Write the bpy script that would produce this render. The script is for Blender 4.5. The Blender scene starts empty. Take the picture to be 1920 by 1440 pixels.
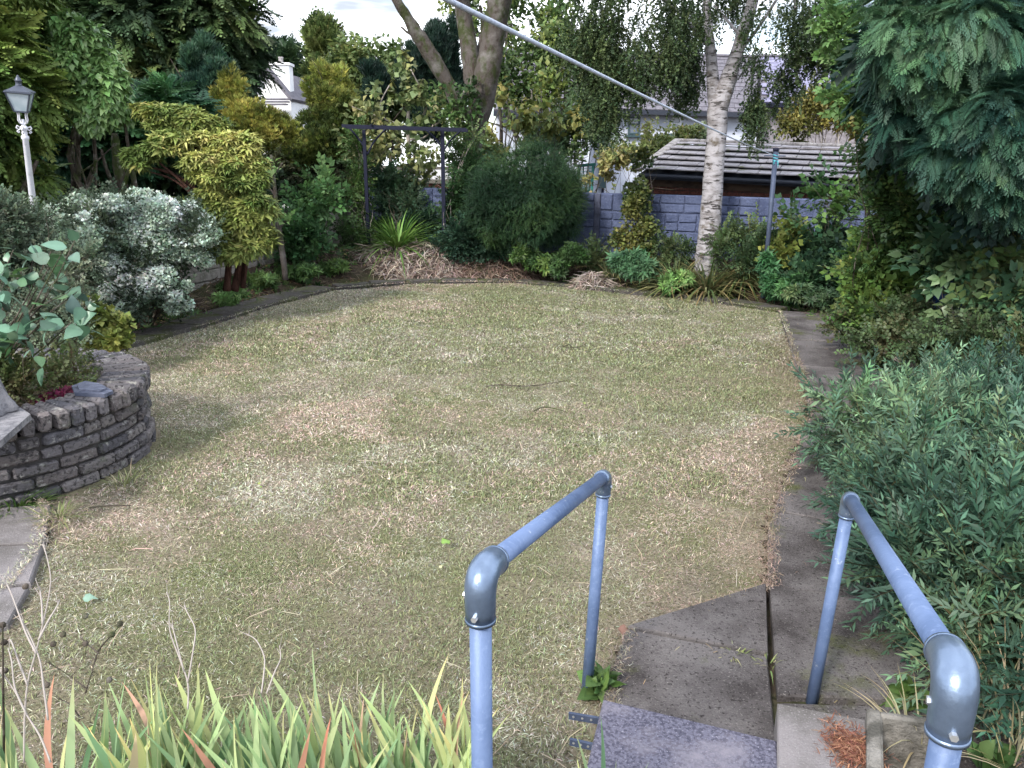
import bpy, math, random
import numpy as np
from mathutils import Vector
R = math.radians
S = bpy.context.scene
rng = np.random.default_rng(7)
random.seed(7)
# ------------------------------------------------------------------ camera, world, sun, exposure
CAM_H, PITCH, ROLL, FOC = 1.92, R(16), R(0.9), 1440.0
cd = bpy.data.cameras.new('camera'); cam = bpy.data.objects.new('camera', cd); S.collection.objects.link(cam)
cd.sensor_width = 36; cd.lens = 27; cd.clip_start = 0.05; cd.clip_end = 2000
from mathutils import Matrix
cam.matrix_world = Matrix.Translation((0, 0, CAM_H)) @ Matrix.Rotation(R(90) - PITCH, 4, 'X') @ Matrix.Rotation(ROLL, 4, 'Z')
S.camera = cam
SUN_EL, SUN_AZ = R(38), R(215)          # direction the sun stands in, azimuth clockwise from +Y
w = bpy.data.worlds.new('World'); S.world = w; w.use_nodes = True
nt = w.node_tree; nt.nodes.clear()
out = nt.nodes.new('ShaderNodeOutputWorld'); bg = nt.nodes.new('ShaderNodeBackground'); bg.inputs[1].default_value = 0.15
sky = nt.nodes.new('ShaderNodeTexSky'); sky.sky_type = 'NISHITA'; sky.sun_disc = False
sky.sun_elevation = SUN_EL; sky.sun_rotation = SUN_AZ
mx = nt.nodes.new('ShaderNodeMixRGB'); tc = nt.nodes.new('ShaderNodeTexCoord'); mp = nt.nodes.new('ShaderNodeMapping')
mp.inputs['Scale'].default_value = (1.2, 1.2, 4.5)
no = nt.nodes.new('ShaderNodeTexNoise'); no.inputs['Scale'].default_value = 2.2; no.inputs['Detail'].default_value = 7; no.inputs['Roughness'].default_value = .55
cr = nt.nodes.new('ShaderNodeValToRGB'); cr.color_ramp.elements[0].position = .36; cr.color_ramp.elements[1].position = .52
cr.color_ramp.elements[0].color = (.12, .12, .12, 1)
nt.links.new(tc.outputs['Generated'], mp.inputs[0]); nt.links.new(mp.outputs[0], no.inputs[0]); nt.links.new(no.outputs[0], cr.inputs[0])
nt.links.new(cr.outputs[0], mx.inputs[0]); nt.links.new(sky.outputs[0], mx.inputs[1]); mx.inputs[2].default_value = (8.2, 8.6, 9.3, 1)
mp2 = nt.nodes.new('ShaderNodeMapping'); mp2.inputs['Scale'].default_value = (1.5, 1.5, 9); mp2.inputs['Location'].default_value = (.35, .1, .2)
no2 = nt.nodes.new('ShaderNodeTexNoise'); no2.inputs['Scale'].default_value = 2.0; no2.inputs['Detail'].default_value = 5
cr2 = nt.nodes.new('ShaderNodeValToRGB'); cr2.color_ramp.elements[0].position = .46; cr2.color_ramp.elements[1].position = .60
cr2.color_ramp.elements[0].color = (8.4, 8.8, 9.4, 1); cr2.color_ramp.elements[1].color = (2.3, 2.55, 2.9, 1)
nt.links.new(tc.outputs['Generated'], mp2.inputs[0]); nt.links.new(mp2.outputs[0], no2.inputs[0]); nt.links.new(no2.outputs[0], cr2.inputs[0]); nt.links.new(cr2.outputs[0], mx.inputs[2])
nt.links.new(mx.outputs[0], bg.inputs[0]); nt.links.new(bg.outputs[0], out.inputs[0])
sd = bpy.data.lights.new('sun', 'SUN'); sd.energy = 2.2; sd.angle = R(10); sd.color = (1, .95, .86)
so = bpy.data.objects.new('sun', sd); S.collection.objects.link(so)
sv = Vector((math.sin(SUN_AZ) * math.cos(SUN_EL), math.cos(SUN_AZ) * math.cos(SUN_EL), math.sin(SUN_EL)))
so.rotation_euler = (-sv).to_track_quat('-Z', 'Y').to_euler()
S.view_settings.view_transform = 'Standard'; S.view_settings.look = 'None'; S.view_settings.gamma = 1
S.view_settings.exposure = 1.18
S.render.engine = 'CYCLES'
S.cycles.max_bounces = 5; S.cycles.diffuse_bounces = 2; S.cycles.transmission_bounces = 4; S.cycles.transparent_max_bounces = 4
S.cycles.use_adaptive_sampling = True; S.cycles.adaptive_threshold = 0.02; S.cycles.use_denoising = True

# ------------------------------------------------------------------ measuring helpers
def ray(u, v):
    x = (u - 960) / FOC; y = -(v - 720) / FOC
    c, s = math.cos(ROLL), math.sin(ROLL)
    x, y = x * c - y * s, x * s + y * c
    return np.array([x, math.cos(PITCH) + y * math.sin(PITCH), -math.sin(PITCH) + y * math.cos(PITCH)])
def P(u, v, Y):                      # the place Y metres down the garden that is seen in direction (u, v)
    r = ray(u, v); return r * (Y / r[1]) + np.array([0, 0, CAM_H])
def G(u, v, z=0.0):                  # the place at height z seen in that direction
    r = ray(u, v); t = (z - CAM_H) / r[2]; return r * t + np.array([0, 0, CAM_H])

def vnoise(p, seed=0):               # value noise, p (n,3) -> 0..1
    p = np.asarray(p, float); i = np.floor(p).astype(np.int64); f = p - i; f = f * f * (3 - 2 * f)
    def h(a, b, c):
        n = (a * 73856093) ^ (b * 19349663) ^ (c * 83492791) ^ (seed * 2654435761)
        n = (n ^ (n >> 13)) * 1274126177 & 0x7fffffff; n = (n ^ (n >> 16)) & 0xffff
        return n / 65535.0
    r = 0
    for dx in (0, 1):
        for dy in (0, 1):
            for dz in (0, 1):
                wgt = (f[:, 0] if dx else 1 - f[:, 0]) * (f[:, 1] if dy else 1 - f[:, 1]) * (f[:, 2] if dz else 1 - f[:, 2])
                r = r + wgt * h(i[:, 0] + dx, i[:, 1] + dy, i[:, 2] + dz)
    return r
def fbm(p, seed=0, o=3):
    a, s, t = .5, 0, 0
    for k in range(o): s = s + a * vnoise(np.asarray(p) * 2 ** k, seed + k * 17); t += a; a *= .55
    return s / t
def norm(a): return a / np.maximum(np.linalg.norm(a, axis=-1, keepdims=True), 1e-9)
def sstep(x, a, b): t = np.clip((x - a) / (b - a), 0, 1); return t * t * (3 - 2 * t)

# ------------------------------------------------------------------ materials
MATS = {}
def mat(name, col=(.5, .5, .5), rough=.8, spec=.3, metal=0, noise=None, bump=0, bscale=40, vcol=False, transl=0, coat=0):
    """noise = list of (scale, colour, lo, hi, stretch) layers mixed over the base colour"""
    m = bpy.data.materials.new(name); m.use_nodes = True; t = m.node_tree; t.nodes.clear(); N = t.nodes.new; L = t.links.new
    o = N('ShaderNodeOutputMaterial'); b = N('ShaderNodeBsdfPrincipled'); b.inputs['Roughness'].default_value = rough
    b.inputs['Specular IOR Level'].default_value = spec; b.inputs['Metallic'].default_value = metal
    src = None
    tc = N('ShaderNodeTexCoord')
    if vcol:
        a = N('ShaderNodeAttribute'); a.attribute_name = 'Col'; src = a.outputs['Color']
    if noise:
        for k, (sc, c2, lo, hi, st) in enumerate(noise):
            mpn = N('ShaderNodeMapping'); mpn.inputs['Scale'].default_value = st; L(tc.outputs['Object'], mpn.inputs[0])
            mpn.inputs['Location'].default_value = (k * 3.7, k * 1.3, k * 5.1)
            n = N('ShaderNodeTexNoise'); n.inputs['Scale'].default_value = sc; n.inputs['Detail'].default_value = 6; n.inputs['Roughness'].default_value = .62
            L(mpn.outputs[0], n.inputs[0]); r = N('ShaderNodeMapRange'); r.inputs['From Min'].default_value = lo; r.inputs['From Max'].default_value = hi
            L(n.outputs[0], r.inputs[0]); x = N('ShaderNodeMixRGB'); L(r.outputs[0], x.inputs[0])
            if src: L(src, x.inputs[1])
            else: x.inputs[1].default_value = (*col, 1)
            x.inputs[2].default_value = (*c2, 1); src = x.outputs[0]
    if src: L(src, b.inputs['Base Color'])
    else: b.inputs['Base Color'].default_value = (*col, 1)
    if bump:
        n = N('ShaderNodeTexNoise'); n.inputs['Scale'].default_value = bscale; n.inputs['Detail'].default_value = 8; n.inputs['Roughness'].default_value = .65
        L(tc.outputs['Object'], n.inputs[0]); bp = N('ShaderNodeBump'); bp.inputs['Strength'].default_value = bump; bp.inputs['Distance'].default_value = .02
        L(n.outputs[0], bp.inputs['Height']); L(bp.outputs[0], b.inputs['Normal'])
    if transl:
        tr = N('ShaderNodeBsdfTranslucent'); ms = N('ShaderNodeMixShader'); ms.inputs[0].default_value = transl
        if src: L(src, tr.inputs[0])
        else: tr.inputs[0].default_value = (*col, 1)
        L(b.outputs[0], ms.inputs[1]); L(tr.outputs[0], ms.inputs[2]); L(ms.outputs[0], o.inputs[0])
    else: L(b.outputs[0], o.inputs[0])
    MATS[name] = m; return m
O = (1, 1, 1)
mat('leaf', vcol=True, rough=.55, spec=.35, transl=.3)
mat('leaf_gloss', vcol=True, rough=.38, spec=.5, transl=.22)
mat('blade', vcol=True, rough=.75, spec=.15, transl=.2)
mat('twig', vcol=True, rough=.85, spec=.1)
mat('bark', (.11, .09, .075), .9, .1, noise=[(9, (.035, .03, .025), .45, .62, (1, 1, .35)), (3, (.05, .075, .02), .52, .66, O), (14, (.22, .2, .18), .55, .7, O)], bump=.9, bscale=22)
mat('bark_grey', (.095, .082, .076), .9, .1, noise=[(5, (.05, .06, .025), .47, .58, (1, 1, .6)), (16, (.06, .045, .04), .52, .66, (1, 1, .4)), (3, (.20, .185, .18), .52, .72, O)], bump=1, bscale=26)
mat('bark_red', (.075, .038, .03), .9, .1, noise=[(14, (.03, .015, .012), .45, .6, (2, 2, .3))], bump=.9, bscale=30)
mat('bark_birch', (.36, .345, .37), .75, .2, noise=[(5, (.19, .175, .18), .45, .62, (1, 1, 3)), (11, (.045, .04, .04), .545, .60, (.5, .5, 2.2)), (3.5, (.11, .09, .07), .58, .68, O)], bump=.6, bscale=28)
mat('soil', (.045, .034, .026), .95, .1, noise=[(6, (.09, .07, .05), .45, .65, O), (30, (.02, .015, .012), .5, .65, O), (2, (.05, .06, .025), .5, .7, O)], bump=1, bscale=30)
mat('field', (.07, .10, .04), .95, .1, noise=[(.5, (.11, .12, .05), .4, .6, O)])
mat('turf', (.22, .19, .135), .95, .1, noise=[(1.1, (.17, .18, .085), .44, .62, O), (2.3, (.30, .25, .19), .50, .68, O), (60, (.055, .045, .03), .5, .68, O)], bump=1, bscale=90)
mat('slab', (.165, .15, .15), .9, .15, noise=[(2.2, (.06, .052, .052), .42, .64, O), (2.1, (.085, .095, .03), .56, .68, O), (120, (.25, .23, .22), .58, .68, O), (70, (.035, .03, .03), .55, .66, O)], bump=.8, bscale=120)
mat('slab_pale', (.23, .21, .215), .9, .15, noise=[(3, (.12, .11, .105), .42, .64, O), (150, (.34, .32, .32), .56, .72, O)], bump=.5, bscale=120)
mat('step_violet', (.125, .122, .165), .85, .2, noise=[(85, (.06, .058, .085), .46, .56, O), (120, (.26, .25, .31), .57, .68, O), (4, (.20, .185, .22), .5, .7, O)], bump=.35, bscale=160)
mat('kerbstone', (.075, .068, .066), .9, .15, noise=[(4, (.06, .07, .025), .46, .62, O), (20, (.17, .155, .15), .54, .7, O)], bump=.8, bscale=40)
mat('brick_grey', vcol=True, rough=.92, spec=.1, noise=[(38, (.045, .042, .045), .50, .64, O), (24, (.37, .36, .34), .575, .70, O), (5, (.11, .12, .085), .56, .74, O)], bump=1, bscale=60)
mat('mortar', (.06, .056, .055), .95, .1, noise=[(12, (.05, .045, .045), .45, .6, O)], bump=.6)
mat('statue_stone', (.26, .25, .265), .85, .2, noise=[(14, (.12, .12, .135), .45, .62, O), (45, (.12, .12, .13), .56, .7, O)], bump=.8, bscale=50)
mat('slate_stone', (.085, .095, .14), .6, .35, noise=[(9, (.17, .18, .24), .5, .65, (1, 4, 1))], bump=.7, bscale=30)
mat('galvanised', (.125, .18, .32), .5, .4, metal=.15, noise=[(6, (.08, .125, .24), .45, .65, O), (60, (.165, .225, .37), .55, .75, O), (25, (.34, .38, .46), .66, .72, O)], bump=.12, bscale=60)  # grey pipe; blue cast of skylit shade is put into the base colour
mat('fitting', (.19, .25, .36), .32, .5, metal=.65, noise=[(7, (.11, .15, .22), .45, .65, O)], bump=.12, bscale=25)
mat('screw', (.75, .76, .78), .35, .5, metal=.8)
mat('galv_dark', (.05, .065, .11), .6, .35, metal=.2, noise=[(10, (.075, .095, .15), .5, .65, O)])
mat('lamp_white', (.66, .66, .72), .5, .4, noise=[(18, (.45, .44, .47), .56, .7, O)])
mat('lamp_metal', (.07, .08, .11), .45, .5, metal=.3)
mat('iron', (.010, .012, .028), .7, .2)
mat('concrete_shade_blue', (.095, .115, .20), .9, .15, noise=[(3, (.06, .075, .14), .42, .62, O), (40, (.14, .165, .26), .56, .7, O)], bump=1, bscale=24)  # grey concrete; the bluish tint of the shade is put into its colour
mat('concrete_post', (.09, .10, .15), .9, .15, noise=[(6, (.055, .06, .09), .45, .65, O)], bump=.4)
mat('panel_buff', (.24, .22, .205), .9, .15, noise=[(5, (.13, .125, .105), .45, .62, O), (30, (.32, .3, .28), .55, .7, O)], bump=.6, bscale=40)
mat('render_white', (.52, .55, .65), .85, .2, noise=[(1.2, (.42, .45, .54), .45, .7, O)])
mat('render_cream', (.80, .80, .82), .85, .2, noise=[(2, (.66, .66, .7), .5, .7, O)])
mat('stone_house', (.26, .24, .26), .9, .15, noise=[(7, (.17, .155, .17), .45, .6, O)])
mat('roof_tile', (.15, .14, .165), .8, .25, noise=[(5, (.10, .095, .115), .45, .65, O)], bump=.3)
mat('roof_slate', (.25, .245, .35), .75, .3, noise=[(4, (.18, .175, .27), .42, .62, O)], bump=.2)
mat('shed_tile', (.36, .34, .37), .85, .2, noise=[(5, (.21, .195, .205), .42, .62, O), (40, (.40, .38, .40), .55, .7, O), (3, (.15, .16, .08), .60, .7, O)], bump=.5, bscale=50)
mat('ridge_stone', (.36, .34, .34), .9, .15, noise=[(12, (.22, .2, .2), .45, .6, O)], bump=.5)
mat('fascia', (.025, .03, .045), .6, .3)
mat('timber', (.075, .05, .035), .8, .2, noise=[(8, (.035, .025, .02), .45, .6, (.2, 1, 1))])
mat('brick_red', (.13, .05, .04), .9, .1, noise=[(30, (.07, .035, .03), .45, .6, O)], bump=.4)  # darkened: shade under the shed eave is put into this red
mat('glass', (.10, .13, .18), .08, .6)
mat('lamp_glass', (.50, .56, .62), .12, .6, noise=[(6, (.36, .44, .50), .45, .65, O)])
mat('frame_dark', (.03, .06, .07), .5, .4)
mat('frame_white', (.7, .72, .78), .5, .4)
mat('frame_brown', (.10, .055, .04), .6, .3)
mat('green_net', (.05, .22, .20), .6, .3)
mat('rope', (.52, .56, .66), .8, .2, noise=[(60, (.40, .44, .55), .45, .6, O)])
mat('cord_blue', (.10, .42, .50), .7, .2)
mat('bin_blue', (.012, .03, .09), .6, .2)
mat('stem_pale', (.36, .32, .295), .85, .1, noise=[(30, (.33, .28, .27), .5, .7, O)])
mat('trough', (.22, .205, .185), .9, .15, noise=[(8, (.09, .085, .075), .44, .6, O), (5, (.33, .31, .29), .55, .7, O)], bump=.8, bscale=50)

# ------------------------------------------------------------------ object helpers
C = S.collection
def tag(o, label=None, cat=None, group=None, kind=None):
    if label: o['label'] = label
    if cat: o['category'] = cat
    if group: o['group'] = group
    if kind: o['kind'] = kind
    return o
def thing(name, label, cat, base=(0, 0, 0), group=None):
    o = bpy.data.objects.new(name, None); o.empty_display_size = .1; o.location = tuple(float(b) for b in base); C.objects.link(o)
    return tag(o, label, cat, group)
def rootof(o):
    while o.parent: o = o.parent
    return o
def make(name, V, F, m, parent=None, cols=None, smooth=False):
    """F: (n,3) array or list of polygons"""
    V = np.asarray(V, np.float32)
    if parent is not None: V = V - np.array(rootof(parent).location[:], np.float32)
    me = bpy.data.meshes.new(name)
    if isinstance(F, np.ndarray):
        nF = len(F); k = F.shape[1]
        me.vertices.add(len(V)); me.vertices.foreach_set('co', V.ravel())
        me.loops.add(nF * k); me.loops.foreach_set('vertex_index', F.astype(np.int32).ravel())
        me.polygons.add(nF); me.polygons.foreach_set('loop_start', np.arange(0, nF * k, k, dtype=np.int32))
        me.update(calc_edges=True)
    else:
        me.from_pydata([tuple(map(float, v)) for v in V], [], [tuple(map(int, f)) for f in F]); me.update()
    if cols is not None:
        a = me.color_attributes.new('Col', 'FLOAT_COLOR', 'POINT')
        c4 = np.ones((len(V), 4), np.float32); c4[:, :3] = cols; a.data.foreach_set('color', c4.ravel())
    if smooth: me.polygons.foreach_set('use_smooth', np.ones(len(me.polygons), bool))
    me.materials.append(MATS[m])
    o = bpy.data.objects.new(name, me); C.objects.link(o)
    if parent is not None: o.parent = parent
    return o
class MB:
    def __init__(s): s.V = []; s.F = []; s.Cc = []
    def add(s, V, F, col=None):
        n = len(s.V); s.V += [tuple(v) for v in V]; s.F += [tuple(i + n for i in f) for f in F]
        s.Cc += [col if col is not None else (1, 1, 1)] * len(V); return s
    def box(s, c, size, rz=0, jit=0, ax=None, bev=0, col=None):
        """ax: 3 axis vectors (rows) overriding rz; bev: chamfer"""
        hx, hy, hz = [d / 2 for d in size]
        if ax is None: ax = np.array([[math.cos(rz), math.sin(rz), 0], [-math.sin(rz), math.cos(rz), 0], [0, 0, 1]])
        if bev:
            b = min(bev, hx * .6, hy * .6, hz * .6); pts = []; idx = {}
            for sx in (-1, 1):
                for sy in (-1, 1):
                    for sz in (-1, 1):
                        for k in range(3):
                            q = [sx * (hx - b), sy * (hy - b), sz * (hz - b)]; q[k] = (sx, sy, sz)[k] * (hx, hy, hz)[k]
                            idx[(sx, sy, sz, k)] = len(pts); pts.append(q)
            F = []
            for k in range(3):
                a, b2 = [(1, 2), (2, 0), (0, 1)][k]
                for sg in (-1, 1):
                    f = []
                    for (p1, p2) in ((-1, -1), (1, -1), (1, 1), (-1, 1)):
                        t = [0, 0, 0]; t[k] = sg; t[a] = p1; t[b2] = p2; f.append(idx[(*t, k)])
                    F.append(f if sg > 0 else f[::-1])
            for k in range(3):                       # edge chamfers
                a, b2 = [(1, 2), (2, 0), (0, 1)][k]
                for sa in (-1, 1):
                    for sb in (-1, 1):
                        def I(sk, q):
                            t = [0, 0, 0]; t[k] = sk; t[a] = sa; t[b2] = sb; return idx[(*t, q)]
                        f = [I(-1, a), I(1, a), I(1, b2), I(-1, b2)]
                        F.append(f if sa * sb > 0 else f[::-1])
            for sx in (-1, 1):
                for sy in (-1, 1):
                    for sz in (-1, 1):
                        f = [idx[(sx, sy, sz, k)] for k in range(3)]; F.append(f if sx * sy * sz > 0 else f[::-1])
            pts = np.array(pts)
        else:
            pts = np.array([[sx * hx, sy * hy, sz * hz] for sz in (-1, 1) for sy in (-1, 1) for sx in (-1, 1)])
            F = [(0, 2, 3, 1), (4, 5, 7, 6), (0, 1, 5, 4), (2, 6, 7, 3), (0, 4, 6, 2), (1, 3, 7, 5)]
        if jit: pts = pts + rng.normal(0, jit, pts.shape)
        return s.add(pts @ ax + np.array(c), F, col)
    def beam(s, a, b, wd, ht, up=(0, 0, 1), bev=0):
        a = np.array(a, float); b = np.array(b, float); d = b - a; L = np.linalg.norm(d); d /= L
        x = np.cross(d, up); x /= np.linalg.norm(x); z = np.cross(x, d)
        return s.box((a + b) / 2, (wd, L, ht), ax=np.array([x, d, z]), bev=bev)
    def tube(s, pts, rad, n=10, cap=True, wob=0, flat=1):
        pts = np.array(pts, float); rad = np.broadcast_to(np.array(rad, float), (len(pts),))
        t = np.gradient(pts, axis=0) if len(pts) > 1 else np.array([[0, 0, 1.]]); t = norm(t)
        x = np.cross(t[0], (0, 0, 1.)); 
        if np.linalg.norm(x) < .1: x = np.cross(t[0], (1., 0, 0))
        x /= np.linalg.norm(x); V = []
        for i in range(len(pts)):
            x = x - t[i] * np.dot(x, t[i]); x /= np.linalg.norm(x); y = np.cross(t[i], x)
            for k in range(n):
                a = 2 * math.pi * k / n; r = rad[i] * (1 + (random.uniform(-wob, wob) if wob else 0))
                V.append(pts[i] + x * math.cos(a) * r + y * math.sin(a) * r * flat)
        F = [(i * n + k, i * n + (k + 1) % n, (i + 1) * n + (k + 1) % n, (i + 1) * n + k) for i in range(len(pts) - 1) for k in range(n)]
        if cap: F += [tuple(range(n))[::-1], tuple((len(pts) - 1) * n + k for k in range(n))]
        return s.add(V, F)
    def lathe(s, base, prof, n=20, axis=(0, 0, 1.)):
        ax = norm(np.array(axis, float)); b = np.array(base, float)
        return s.tube([b + ax * h for r, h in prof], [max(r, 1e-4) for r, h in prof], n)
    def prism(s, poly, z0, z1):
        n = len(poly); zt = z1 if hasattr(z1, '__len__') else [z1] * n
        V = [(p[0], p[1], z0) for p in poly] + [(p[0], p[1], zt[i]) for i, p in enumerate(poly)]
        return s.add(V, [tuple(range(n))[::-1], tuple(range(n, 2 * n))] + [(i, (i + 1) % n, n + (i + 1) % n, n + i) for i in range(n)])
    def build(s, name, m, parent=None, smooth=False, vcol=False):
        return make(name, s.V, s.F, m, parent, np.array(s.Cc) if vcol else None, smooth)
def smooth_path(pts, k=4):
    pts = np.array(pts, float); out = []
    for i in range(len(pts) - 1):
        p0 = pts[max(i - 1, 0)]; p1 = pts[i]; p2 = pts[i + 1]; p3 = pts[min(i + 2, len(pts) - 1)]
        for j in range(k):
            t = j / k; out.append(.5 * ((2 * p1) + (-p0 + p2) * t + (2 * p0 - 5 * p1 + 4 * p2 - p3) * t * t + (-p0 + 3 * p1 - 3 * p2 + p3) * t ** 3))
    out.append(pts[-1]); return np.array(out)

# ------------------------------------------------------------------ plant templates: (V, F tris, C per-vertex multiplier); grows along +Y, faces +Z
def T_leaf(wd=.32, fold=.08, droop=.15):
    V = np.array([[0, 0, 0], [-wd, .42, fold], [0, 1, -droop], [wd, .42, fold], [0, .45, 0]]); F = np.array([[0, 4, 1], [1, 4, 2], [0, 3, 4], [4, 3, 2]])
    return V, F, np.ones((5, 3))
def T_ovate(wd=.36, droop=.2, wav=.05):
    ys = [0, .15, .4, .7, 1]; ws = [.02, wd * .8, wd, wd * .62, 0]; V = []
    for y, a in zip(ys, ws):
        z = -droop * y * y
        V += [[-a, y, z + .18 * a + random.uniform(-wav, wav) * a * 2], [0, y, z], [a, y, z + .18 * a + random.uniform(-wav, wav) * a * 2]]
    F = []
    for i in range(4):
        o = i * 3
        for a in (0, 1): F += [[o + a, o + a + 1, o + a + 4], [o + a, o + a + 4, o + a + 3]]
    Cm = np.ones((15, 3)); Cm[1::3] = 1.18
    return np.array(V), np.array(F), Cm
def merge(parts):
    V, F, Cc, n = [], [], [], 0
    for v, f, c in parts: V.append(v); F.append(f + n); Cc.append(c); n += len(v)
    return np.vstack(V), np.vstack(F), np.vstack(Cc)
def xf(t, pos, d, up, s, col=1.0):
    V, F, Cc = t; d = norm(np.array(d, float)); x = np.cross(d, up); x = x / max(np.linalg.norm(x), 1e-6); z = np.cross(x, d)
    return (V * s) @ np.array([x, d, z]) + np.array(pos), F, Cc * np.array(col)
def stick(a, b, r, col):
    a = np.array(a, float); b = np.array(b, float); d = norm(b - a); x = np.cross(d, (0, .3, 1)); x = norm(x) * r; y = np.cross(d, x)
    V = np.array([a + x, a - x * .5 + y * .87, a - x * .5 - y * .87, b + x * .6, b - x * .3 + y * .5, b - x * .3 - y * .5])
    F = np.array([[0, 1, 4], [0, 4, 3], [1, 2, 5], [1, 5, 4], [2, 0, 3], [2, 3, 5]])
    return V, F, np.tile(np.array(col), (6, 1))
def T_willow(n=15, lw=.105, ll=.2, stemc=(.9, .45, .35)):
    ps = []; prev = np.zeros(3)
    for i in range(n):
        y = (i + .6) / n; q = np.array([.03 * math.sin(i), y, -.12 * y * y]); ps.append(stick(prev, q, .008, stemc)); prev = q
        for sgn in (-1, 1):
            a = R(random.uniform(22, 72)) * (1 - .3 * y); d = (sgn * math.sin(a), math.cos(a), random.uniform(-.45, .65))
            L = ll * random.uniform(.75, 1.15) * (1 if y < .8 else .7)
            ps.append(xf(T_leaf(lw * 1.6, .03, .1), q, d, (random.uniform(-.3, .3), 0, 1), L, random.uniform(.8, 1.2) * (1 + .35 * (y > .8))))
    return merge(ps)
def T_spray(nf=11, sub=3, wd=.035, droop=.3, stemc=(.6, .5, .4)):
    ps = []
    def kite(a, d, L, wdt, c):
        V = np.array([[0, 0, 0], [-wdt, L * .45, .004], [0, L, 0], [wdt, L * .45, .004]]); F = np.array([[0, 3, 2], [0, 2, 1]])
        return xf((V, F, np.ones((4, 3))), a, d, (0, 0, 1), 1, c)
    pos = lambda y: np.array([.04 * math.sin(y * 5), y, -droop * y * y])
    for i in range(4): ps.append(stick(pos(i / 4), pos((i + 1) / 4), .008, stemc))
    for i in range(nf):
        y = .08 + .92 * i / nf; L = (.42 * (1 - y) ** .7 + .09) * random.uniform(.8, 1.15)
        for sgn in (-1, 1):
            a = R(random.uniform(34, 50)); d = np.array([sgn * math.sin(a), math.cos(a), -.15 - .3 * y]); q = pos(y)
            ps.append(kite(q, d, L, wd, random.uniform(.85, 1.1)))
            for k in range(sub):
                t = .3 + .55 * k / max(sub - 1, 1)
                for s2 in (-1, 1):
                    a2 = a * sgn + s2 * R(34); d2 = np.array([math.sin(a2), math.cos(a2), -.25 - .3 * y])
                    ps.append(kite(q + norm(d) * L * t, d2, L * .42 * (1.15 - t * .5), wd * .8, random.uniform(.9, 1.25)))
    ps.append(kite(pos(1), (0, 1, -.6), .12, wd, 1.2))
    return merge(ps)
def T_plume(nk=9, wd=.07):          # a tuft of scale foliage, upright clump
    ps = []
    for i in range(nk):
        a = random.uniform(0, 6.28); e = random.uniform(.1, .9); d = np.array([math.cos(a) * e, 1, math.sin(a) * e]); L = random.uniform(.6, 1)
        V = np.array([[0, 0, 0], [-wd, L * .5, 0], [0, L, 0], [wd, L * .5, 0]]); F = np.array([[0, 3, 2], [0, 2, 1]])
        ps.append(xf((V, F, np.ones((4, 3))), (0, 0, 0), d, (random.uniform(-1, 1), 0, random.uniform(-1, 1) + .01), 1, random.uniform(.75, 1.3)))
    return merge(ps)
def T_rosette(n=9, wd=.17, droop=.35, cen=1.35):
    ps = []
    for i in range(n):
        a = 6.283 * i / n + random.uniform(-.3, .3); up = random.uniform(.1, .7) if i % 2 else random.uniform(-.35, .2)
        d = (math.cos(a), up + .25, math.sin(a)); ps.append(xf(T_leaf(wd, .05, droop), (0, 0, 0), d, (0, 1, .01), random.uniform(.7, 1), random.uniform(.8, 1.1) * (cen if up > .3 else 1)))
    return merge(ps)
def T_strand(n=13, ll=.12):       # hanging birch twig: grows along +Y
    ps = []; prev = np.zeros(3)
    for i in range(n):
        y = (i + 1) / n; q = np.array([.03 * math.sin(i * 1.3), y, .02 * math.cos(i)])
        if i % 3 == 0: ps.append(stick(prev, q, .003, (.9, .6, .6))); prev = q
        for k in range(2):
            a = random.uniform(0, 6.28); d = (math.cos(a), random.uniform(.1, 1), math.sin(a))
            ps.append(xf(T_leaf(.42, .04, .05), q, d, (random.uniform(-1, 1), random.uniform(-1, 1), .5), ll * random.uniform(.7, 1.2), random.uniform(.7, 1.35)))
    return merge(ps)
def T_twiglet(n=7, wd=.34, ll=.36, droop=.2):   # twig with alternating broad leaves
    ps = []; prev = np.zeros(3)
    for i in range(n):
        y = (i + 1) / n; q = np.array([.04 * math.sin(i * 2), y, -.1 * y]); ps.append(stick(prev, q, .012, (.9, .6, .5))); prev = q
        sgn = -1 if i % 2 else 1; a = R(random.uniform(35, 75)); d = (sgn * math.sin(a), math.cos(a), random.uniform(-.3, .3))
        ps.append(xf(T_leaf(wd, .07, droop), q, d, (random.uniform(-.4, .4), -.2, 1), ll * random.uniform(.7, 1.15), random.uniform(.8, 1.2)))
    ps.append(xf(T_leaf(wd, .07, droop), prev, (0, 1, 0), (0, 0, 1), ll * .9, 1.15))
    return merge(ps)
def T_blade(w0=.03, bend=.5, seg=4, tipc=(1, 1, 1), tw=.0, tp=2.2):
    V = []; Cc = []
    for i in range(seg + 1):
        t = i / seg; a = w0 * (1 - t ** tp) * (.8 + .3 * math.sin(math.pi * min(t * 1.2, 1)))
        y = t * (1 - .25 * bend * t); z = -bend * t * t * .6
        V += [[-a * math.cos(tw * t), y, z + a * .25], [a * math.cos(tw * t), y, z + a * .25 + a * math.sin(tw * t)]]
        c = np.array([1, 1, 1]) * (1 - t ** 3) + np.array(tipc) * t ** 3; Cc += [c * .94, c * 1.06]
    F = []
    for i in range(seg): o = 2 * i; F += [[o, o + 1, o + 3], [o, o + 3, o + 2]]
    return np.array(V), np.array(F), np.array(Cc)
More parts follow.
